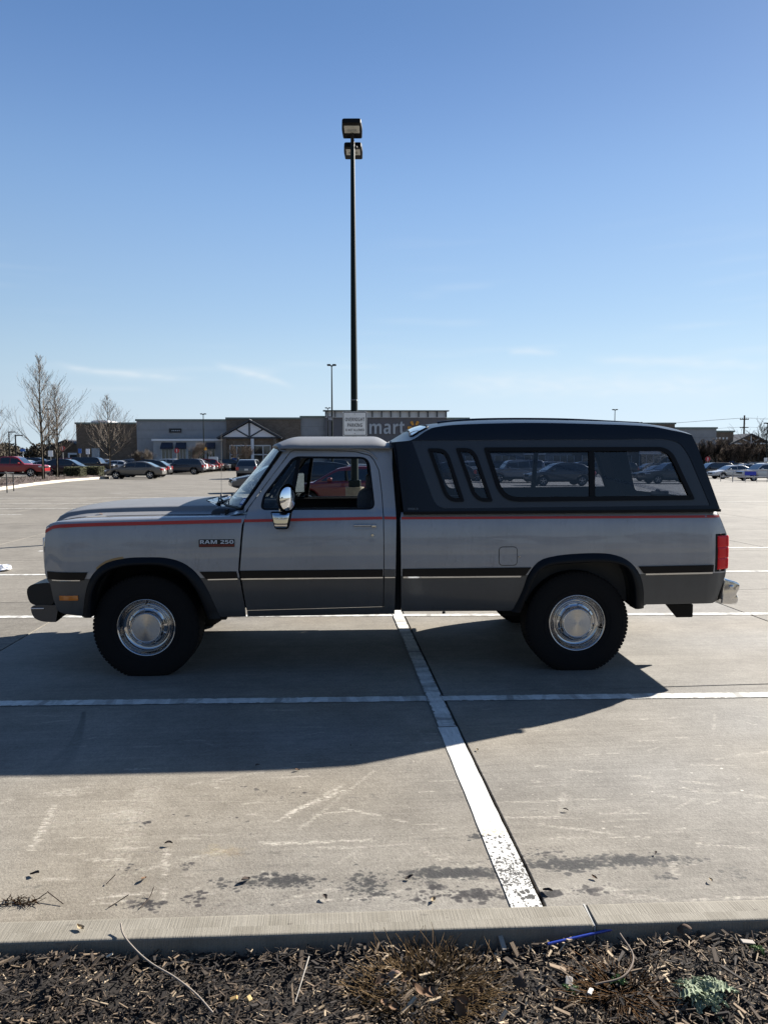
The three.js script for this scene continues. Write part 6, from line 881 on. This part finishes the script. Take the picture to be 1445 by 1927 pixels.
for (const [px, d, h, s, l] of [[1326, 98, 4.2, 31, 'brushy bare tree just right of the shell, under the grey wall'], [1352, 100, 4.4, 32, 'brushy bare tree before the brown wing at right'], [1376, 96, 3.9, 33, 'brushy bare tree before the gabled shop'], [1398, 99, 4.3, 34, 'brushy bare tree beside the utility pole'], [1428, 101, 3.8, 35, 'brushy bare tree by the lamp post at the right edge']]) bareTree('crape_myrtle', l, px, d, h, s, { ...MYRTLE, stems: 6, min: 0.012 }, [barkDark, twigMat]);
bareTree('bare_tree', 'bare open-branched tree over the gabled shop at right', 1412, 105, 6.3, 41, BROAD, [barkDark, barkDark]);
// leafy far trees left of the store and beyond the right edge, and trees across the road behind the camera
function leafCloud(R, list, blobs, n, size) { for (let i = 0; i < n; i++) { const b = blobs[Math.floor(R() * blobs.length)], a = R() * 6.283, c = R() * 2 - 1, r = Math.cbrt(0.25 + 0.75 * R()), s = Math.sqrt(1 - c * c), p = [b[0] + b[3] * r * s * Math.cos(a), b[1] + b[4] * r * c, b[2] + b[3] * r * s * Math.sin(a)]; list.push([p, size * (0.6 + R() * 0.8)]); } }
function leaves(R, list) { const pos = []; for (const [p, s] of list) { const e = new THREE.Euler(R() * 6.3, R() * 6.3, R() * 6.3); for (const t of [[[-0.5, 0, 0], [0.5, 0, 0], [0.1, 0.9, 0.1]], [[0.1, 0.9, 0.1], [-0.4, 0.7, -0.1], [-0.5, 0, 0]]]) for (const v of t) { const q = V(...v).multiplyScalar(s).applyEuler(e); pos.push(p[0] + q.x, p[1] + q.y, p[2] + q.z); } } const g = new THREE.BufferGeometry(); g.setAttribute('position', new THREE.Float32BufferAttribute(pos, 3)); g.computeVertexNormals(); return g; }
const leafDark = plain(0.030, 0.040, 0.022, 0.9), leafBrown = plain(0.065, 0.052, 0.034, 0.9), leafOlive = plain(0.06, 0.062, 0.026, 0.9);
function leafyTree(label, x, z, h, w, mat, seed, n = 4200, size = 0.3) { const R = rng(seed), y = rise(x, z) - 0.6, o = thing('leafy_tree', label, 'tree', [x, y, z]); part('trunk', new THREE.CylinderGeometry(0.12, 0.22, h * 0.5, 10).translate(0, h * 0.25, 0), barkDark, o); const blobs = []; for (let i = 0; i < 9; i++) blobs.push([(R() - 0.5) * w, h * (0.35 + R() * 0.45), (R() - 0.5) * w, w * (0.2 + R() * 0.14), h * (0.14 + R() * 0.1)]); const l = []; leafCloud(R, l, blobs, n, size); const c = part('crown', leaves(R, l), mat, o); return o; }
[[-66, -98, 4.6, 4, leafDark, 'dark evergreen tree behind the two hooked lamps'], [-74, -112, 5.4, 6, leafBrown, 'brown leafed tree behind the boundary wall, left of the tallest tree'], [-66, -122, 5.6, 7, leafBrown, 'brown leafed tree between the two tall trees, far off'], [-59, -124, 5.0, 5, leafBrown, 'brown leafed tree beside the low dark house'], [-84, -116, 5.4, 6, leafDark, 'dark tree at the far left edge behind the wall'], [71, -128, 5.6, 5, leafOlive, 'olive tree at the far right edge beyond the lamp post'], [78, -124, 5.0, 6, leafDark, 'dark tree at the far right edge of the lot'], [-60, -104, 2.4, 1.8, leafDark, 'small evergreen against the boundary wall']].forEach(([x, z, h, w, m, l], i) => leafyTree(l, x, z, h, w, m, 600 + i));
for (let i = 0; i < 12; i++) { const x = -44 + i * 8 + hash(i, 1, 1) * 3, z = 30 + hash(i, 2, 1) * 14; leafyTree('leafy tree across the road behind the camera', x, z, 4.2 + hash(i, 3, 1) * 3.5, 5.5, i % 2 ? leafBrown : leafOlive, 700 + i, 700, 0.5).userData.group = 'trees across the road behind the camera'; }
// the island
{
  const at = (px, d) => [(px - 722.5) / 1336 * d * 0.9975, -d], R = rng(91), front = [[-27, 38], [0, 39.8], [60, 45.5], [120, 51.5], [205, 60]].map(([px, d]) => at(px, d)), back = front.map(([x, z]) => [x - 5.2, z - 1.0]);
  const strip = sheet((u, v) => { const k = u * 4, i = Math.min(3, Math.floor(k)), f = k - i, a = [0, 1].map((c) => lerp(front[i][c], front[i + 1][c], f)), b = [0, 1].map((c) => lerp(back[i][c], back[i + 1][c], f)), x = lerp(a[0], b[0], v), z = lerp(a[1], b[1], v); return [x, rise(x, z) + 0.14 + 0.10 * Math.sin(v * Math.PI) + (vnoise(x * 4, z * 4, 93) - 0.5) * 0.06, z]; }, 60, 12); ground('island_bed', strip, plain(0.075, 0.05, 0.038, 1));
  const ik = new THREE.Group(); ik.name = 'island_kerb'; ik.userData.kind = 'structure'; scene.add(ik); const kc = plain(0.42, 0.38, 0.31, 0.9);
  for (let i = 0; i < 4; i++) for (let k = 0; k < 2; k++) { const a = [0, 1].map((c) => lerp(front[i][c], front[i + 1][c], k / 2)), b = [0, 1].map((c) => lerp(front[i][c], front[i + 1][c], (k + 1) / 2)), L = Math.hypot(b[0] - a[0], b[1] - a[1]), g = rbox(L - 0.03, 0.5, 0.17, 0.03, 0, -0.1, 0); const m = part('kerb_stone', g, kc, ik); m.position.set((a[0] + b[0]) / 2, rise((a[0] + b[0]) / 2, (a[1] + b[1]) / 2) + 0.02, (a[1] + b[1]) / 2); m.rotation.y = -Math.atan2(b[1] - a[1], b[0] - a[0]); }
  for (const [px, d, l] of [[142, 57.5, 'clipped hedge nearer the two tall trees'], [178, 61.5, 'clipped hedge nearer the taupe sedan']]) { const [x, z] = at(px, d), o = thing('clipped_hedge', l, 'hedge', [x, rise(x, z) + 0.12, z]), list = []; for (let i = 0; i < 2600; i++) { const f = R(), a = [(R() - 0.5) * 1.35, R() * 0.85, (R() - 0.5) * 1.2]; const k = Math.floor(R() * 3); a[k] = k === 1 ? 0.82 + (R() - 0.5) * 0.08 : (R() < 0.5 ? -1 : 1) * (k ? 0.6 : 0.66) + (R() - 0.5) * 0.08; list.push([a, 0.045 + R() * 0.045]); } part('foliage', leaves(R, list), leafOlive, o); part('stem', [rbox(1.2, 0.76, 1.05, 0.12, 0, 0.40, 0)], plain(0.012, 0.012, 0.007, 1), o); }
  const dry = []; for (let i = 0; i < 900; i++) { const u = R(), v = 0.08 + R() * 0.8, k = u * 4, j = Math.min(3, Math.floor(k)), f = k - j, x = lerp(lerp(front[j][0], front[j + 1][0], f), lerp(back[j][0], back[j + 1][0], f), v), z = lerp(lerp(front[j][1], front[j + 1][1], f), lerp(back[j][1], back[j + 1][1], f), v), y = rise(x, z) + 0.18, h = 0.1 + R() * (u < 0.45 ? 0.5 : 0.12), a = R() * 6.3; dry.push([x, y, z, x + Math.cos(a) * h * 0.6, y + h, z + Math.sin(a) * h * 0.6, 0.014, 0.006]); }
  const m = single('dry_ground_cover', sticks(dry, 3), plain(0.16, 0.135, 0.12, 1), 'dry tangled ground cover in the planted island', 'ground cover'); m.userData.kind = 'stuff';
}

// ---------------------------------------------------------------- small things in front
{
  const R = rng(55);
  // litter and leaves on the slabs: [photo x, photo y, length in m, tone]
  const leafTone = [plain(0.035, 0.022, 0.015, 0.9), plain(0.11, 0.06, 0.03, 0.9), plain(0.28, 0.21, 0.12, 0.9)];
  const curl = (L, seed) => sheet((u, v) => { const w = L * 0.28 * Math.sin(Math.PI * Math.pow(u, 0.8)) * (0.85 + 0.3 * vnoise(u * 7, seed, 5)); return [(u - 0.5) * L, 0.004 + L * 0.16 * Math.abs(v - 0.5) * 2 + L * 0.12 * Math.sin(u * 3 + seed), (v - 0.5) * 2 * w]; }, 8, 4);
  const spots = [[318, 1591, 0.035, 0, 'dark curled leaf on the slab left of the middle'], [272, 1657, 0.032, 1, 'brown curled leaf near the kerb at left'], [152, 1749, 0.034, 2, 'pale brown leaf lying on the kerb at left'], [463, 1659, 0.04, 0, 'dark leaf lying on the oily stain'], [612, 1693, 0.03, 0, 'dark curled leaf close to the kerb, left of the line'], [560, 1451, 0.026, 1, 'small leaf at the edge of the truck shadow'], [898, 1413, 0.022, 2, 'tiny pale leaf right of the white line'], [1064, 1527, 0.024, 0, 'dark scrap on the sunny slab right of the line'], [1233, 1609, 0.02, 0, 'dark scrap above the long stain at right'], [1118, 1654, 0.026, 1, 'brown leaf under the long stain at right'], [770, 1655, 0.034, 0, 'dark leaf left of the foot of the line'], [1336, 1660, 0.022, 2, 'pale chip on the slab at far right'], [66, 1648, 0.04, 0, 'dark twig scrap on the slab at far left'], [815, 1697, 0.03, 2, 'pale leaf against the kerb left of the line'], [1030, 1680, 0.04, 0, 'black scrap right of the foot of the line'], [485, 1443, 0.026, 0, 'black scrap in the edge of the truck shadow'], [660, 1405, 0.022, 0, 'dark scrap inside the truck shadow']];
  spots.forEach(([px, py, L, t, label], i) => { const k = py > 1712, p = onGround(px, py, k ? KT : 0), m = single('fallen_leaf', curl(L, i * 1.7), leafTone[t], label, 'leaf'); m.position.set(p[0], p[1] + 0.004, p[2]); m.rotation.y = i * 1.3; });
  const twigs = [[[265, 1711], [283, 1690], [290, 1682]], [[200, 1667], [218, 1658]], [[205, 1710], [222, 1700], [243, 1696]], [[0, 1705], [60, 1700], [90, 1692]], [[120, 1704], [90, 1690]]];
  twigs.forEach((t, i) => single('twig', tube(t.map(([x, y], j) => { const p = onGround(x, y); return [p[0], 0.006 + (j === t.length - 1 ? 0.02 : 0), p[2]]; }), 0.0018, 12, 5), leafTone[0], ['bent twig standing on the slab near the kerb at left', 'short twig left of the brown curled leaf', 'looped twig by the kerb at left', 'thin twig at the left edge by the kerb', 'short twig by the litter heap at the left edge'][i], 'twig'));
  const heap = []; for (let i = 0; i < 60; i++) { const p = onGround(10 + R() * 62, 1706 - R() * 8 - i % 6), a = R() * 6.3, l = 0.01 + R() * 0.03; heap.push([p[0], 0.004 + R() * 0.008, p[2], p[0] + Math.cos(a) * l, 0.004 + R() * 0.012, p[2] + Math.sin(a) * l, 0.0015, 0.001]); } { const m = single('plant_litter', sticks(heap, 4), leafTone[1], 'small heap of dry plant litter at the left edge by the kerb', 'litter'); m.userData.kind = 'stuff'; }
  // crumpled paper beyond the front bumper
  { const p = onGround(4, 1074), g = new THREE.IcosahedronGeometry(0.13, 3), q = g.attributes.position; for (let i = 0; i < q.count; i++) { const k = 0.55 + 0.7 * vnoise(q.getX(i) * 26 + 9, q.getY(i) * 26 + q.getZ(i) * 19, 66); q.setXYZ(i, q.getX(i) * k * 1.3, Math.max(-0.02, q.getY(i) * k * 0.55), q.getZ(i) * k); } g.computeVertexNormals(); const m = single('crumpled_paper', g, plain(0.6, 0.61, 0.64, 0.9), 'crumpled white printed paper on the lot beyond the front bumper', 'paper'); m.position.set(p[0], 0.03, p[2]); m.material.flatShading = true; }
  // in the bed: long stalk, sticks, blue straw, chips
  const bed = (px, py, dy = 0) => { const p = onGround(px, py, 0.1); return [p[0], MULCH(p[0], p[2]) + 0.012 + dy, p[2]]; };
  const st = [bed(229, 1778, 0.05), bed(233, 1792, 0.045), bed(255, 1822, 0.05), bed(285, 1848, 0.045), bed(330, 1872, 0.04), bed(370, 1900, 0.03), bed(402, 1935, 0.02)]; single('dry_stalk', tube(st, 0.0027, 60, 7), plain(0.22, 0.185, 0.15, 0.8), 'long pale curved stalk lying across the mulch at left', 'stalk');
  single('broken_stick', [rod(bed(582, 1840, 0.05), bed(556, 1908, 0.01), 0.0026, 0.0016)], plain(0.28, 0.25, 0.21, 0.8), 'straight pale stick in the mulch left of the dead bush', 'stick'); single('broken_stick', [tube([bed(1165, 1795, 0.05), bed(1190, 1830, 0.03), bed(1172, 1860, 0.02), bed(1120, 1868, 0.01)], 0.003, 20, 6)], plain(0.16, 0.12, 0.09, 0.8), 'curved brown stick in the mulch under the blue straw', 'stick');
  const a = bed(1030, 1792, 0.012), b = bed(1157, 1765, 0.022), straw = rod(a, b, 0.0042, 0.0042, 16); single('drinking_straw', straw, phys({ color: lin(0.012, 0.035, 0.26), roughness: 0.3, clearcoat: 0.4 }), 'bright blue plastic straw lying on the mulch by the kerb', 'straw');
  for (const [px, py, w, l, t, label] of [[440, 1898, 0.012, 0.024, [0.55, 0.34, 0.13], 'short tan wood chip standing in the mulch at left'], [470, 1900, 0.012, 0.016, [0.6, 0.42, 0.18], 'small yellow wood chip beside the tan one'], [207, 1815, 0.006, 0.02, [0.6, 0.52, 0.4], 'pale round chip in the dark mulch at left'], [1070, 1857, 0.02, 0.024, [0.42, 0.38, 0.33], 'square pale chip in the mulch below the blue straw'], [1110, 1880, 0.012, 0.03, [0.55, 0.5, 0.44], 'long pale chip below the square one'], [945, 1782, 0.016, 0.045, [0.30, 0.26, 0.21], 'long split chip by the kerb left of the straw'], [1405, 1795, 0.016, 0.05, [0.22, 0.19, 0.16], 'long grey bark strip at the right by the kerb']]) { const p = bed(px, py, 0.006), m = single('wood_chip', rbox(l, 0.006, w, 0.002), plain(...t, 0.8), label, 'wood chip'); m.position.set(...p); m.rotation.set(0.2, px * 0.7, 0.3); }
  // dead bush: a tangle of brown stems
  { const c = bed(800, 1865), o = thing('dead_bush', 'low dead brown bush tangled in the mulch below the kerb', 'bush', c), out = []; for (let i = 0; i < 700; i++) { const a2 = R() * 6.283, t = 0.5 + Math.pow(R(), 0.6) * 0.95, L = 0.03 + R() * 0.075, bx = Math.cos(a2) * Math.sqrt(R()) * 0.19, bz = Math.sin(a2) * Math.sqrt(R()) * 0.13; let x = bx, y = -0.01, z = bz, dx = Math.sin(t) * Math.cos(a2), dy = Math.cos(t), dz = Math.sin(t) * Math.sin(a2); for (let k = 0; k < 4; k++) { const l = L / 4, x2 = x + dx * l, y2 = Math.max(0, y + dy * l), z2 = z + dz * l; out.push([x, y, z, x2, y2, z2, 0.0010, 0.0007]); x = x2; y = y2; z = z2; dx += (R() - 0.5) * 0.7; dy += (R() - 0.62) * 0.5; dz += (R() - 0.5) * 0.7; } }
    const tall = []; for (const [px, py, qx, qy, h] of [[715, 1838, 702, 1748, 0.10], [760, 1845, 722, 1745, 0.11], [838, 1820, 790, 1750, 0.12], [812, 1808, 836, 1755, 0.08], [938, 1830, 910, 1762, 0.08], [810, 1800, 814, 1748, 0.07]]) { const s = bed(px, py), e = onGround(qx, qy, s[1] + h); tall.push([s[0] - c[0], s[1] - c[1], s[2] - c[2], (s[0] + e[0]) / 2 - c[0] + 0.004, s[1] + h * 0.45 - c[1], (s[2] + e[2]) / 2 - c[2], 0.0017, 0.0014], [(s[0] + e[0]) / 2 - c[0] + 0.004, s[1] + h * 0.45 - c[1], (s[2] + e[2]) / 2 - c[2], e[0] - c[0], e[1] - c[1], e[2] - c[2], 0.0014, 0.0008]); }
    const f = part('stems', sticks(out, 4), plain(0.42, 0.29, 0.165, 0.9), o); f.userData.kind = 'stuff'; part('tall_stems', sticks(tall, 5), plain(0.42, 0.30, 0.19, 0.9), o);
    for (let i = 0; i < 14; i++) { const m = part('dead_leaf', curl(0.022 + R() * 0.03, i), leafTone[1], o); m.position.set((R() - 0.5) * 0.34, 0.01 + R() * 0.03, (R() - 0.2) * 0.16); m.rotation.set(R(), R() * 6, R()); } }
  { const c = bed(1165, 1878), o = thing('dead_bush', 'flat dead brown plant between the square chip and the thistle', 'bush', c), out = []; for (let i = 0; i < 190; i++) { const a2 = R() * 6.283, L = 0.04 + R() * 0.08; let x = Math.cos(a2) * R() * 0.09, y = 0, z = Math.sin(a2) * R() * 0.06, dx = Math.cos(a2), dy = 0.3 * R(), dz = Math.sin(a2); for (let k = 0; k < 3; k++) { const l = L / 3; out.push([x, y, z, x + dx * l, Math.max(0, y + dy * l), z + dz * l, 0.0012, 0.0009]); x += dx * l; y = Math.max(0, y + dy * l); z += dz * l; dx += (R() - 0.5) * 0.8; dy += (R() - 0.5) * 0.5; dz += (R() - 0.5) * 0.8; } } const f = part('stems', sticks(out, 4), plain(0.26, 0.155, 0.085, 0.9), o); f.userData.kind = 'stuff'; }
  // thistle rosette with lobed grey-green leaves
  const rosette = (px, py, n, L, label, tone) => { const c = bed(px, py), o = thing('thistle', label, 'plant', c), m = std({ color: lin(...tone), roughness: 0.75, side: THREE.DoubleSide }); for (let i = 0; i < n; i++) { const a2 = i * 2.4 + R() * 0.4, len = L * (0.6 + R() * 0.6), rise2 = 0.25 + R() * 0.5, pts = []; const g = sheet((u, v) => { const lobes = 0.30 + 0.70 * Math.abs(Math.sin(u * 21)), w = len * 0.22 * Math.sin(Math.PI * Math.pow(u, 0.75)) * lobes + 0.0015; return [u * len, len * (rise2 * u - 0.55 * u * u) + Math.abs(v - 0.5) * w * 0.7 + 0.004 * Math.sin(u * 30 + v * 9), (v - 0.5) * 2 * w]; }, 44, 6); const q = part('leaf', g, m, o); q.rotation.y = a2; part('midrib', tube([0, 0.3, 0.6, 0.95].map((u) => [u * len, len * (rise2 * u - 0.55 * u * u) + 0.0015, 0]), 0.0011, 12, 4), plain(0.34, 0.38, 0.28, 0.8), q); } };
  rosette(1322, 1884, 22, 0.082, 'pale green spiny thistle rosette in the mulch at lower right', [0.19, 0.225, 0.135]); rosette(1160, 1855, 6, 0.03, 'tiny green weed below the blue straw', [0.07, 0.13, 0.03]); rosette(1072, 1872, 5, 0.022, 'tiny green weed beside the square pale chip', [0.06, 0.12, 0.03]); rosette(1428, 1807, 5, 0.024, 'tiny green weed near the right edge by the kerb', [0.08, 0.14, 0.03]);
  const oak = (px, py, s, t, label) => { const p = bed(px, py, 0.012), pts = []; for (let i = 0; i < 40; i++) { const a2 = i / 40 * 6.283, r = s * (0.55 + 0.35 * Math.cos(a2 * 5) * 0.7 + 0.25 * Math.cos(a2)); pts.push([Math.cos(a2) * r * 1.25, Math.sin(a2) * r * 0.85]); } const g = panel(pts, (x, y) => 0.3 * s * Math.sin(x / s * 2.2) + 0.25 * s * Math.cos(y / s * 3), { fold: 0, cell: 0.006, dx: 0.006 }).rotateX(-Math.PI / 2), m = single('oak_leaf', g, plain(...t, 0.9), label, 'leaf'); m.position.set(...p); m.rotation.set(0.35, px, 0.2); };
  oak(1275, 1762, 0.032, [0.085, 0.05, 0.03], 'brown oak leaf standing at the foot of the kerb at right'); oak(975, 1872, 0.03, [0.055, 0.036, 0.024], 'dark brown oak leaf in the mulch right of the dead bush'); oak(865, 1898, 0.028, [0.12, 0.07, 0.04], 'russet oak leaf at the lower edge of the dead bush'); oak(735, 1853, 0.024, [0.24, 0.15, 0.10], 'pinkish brown leaf at the left of the dead bush');
}
scene.traverse((o) => { if (o.isMesh) { o.castShadow = true; o.receiveShadow = true; } });
renderer.render(scene, camera);
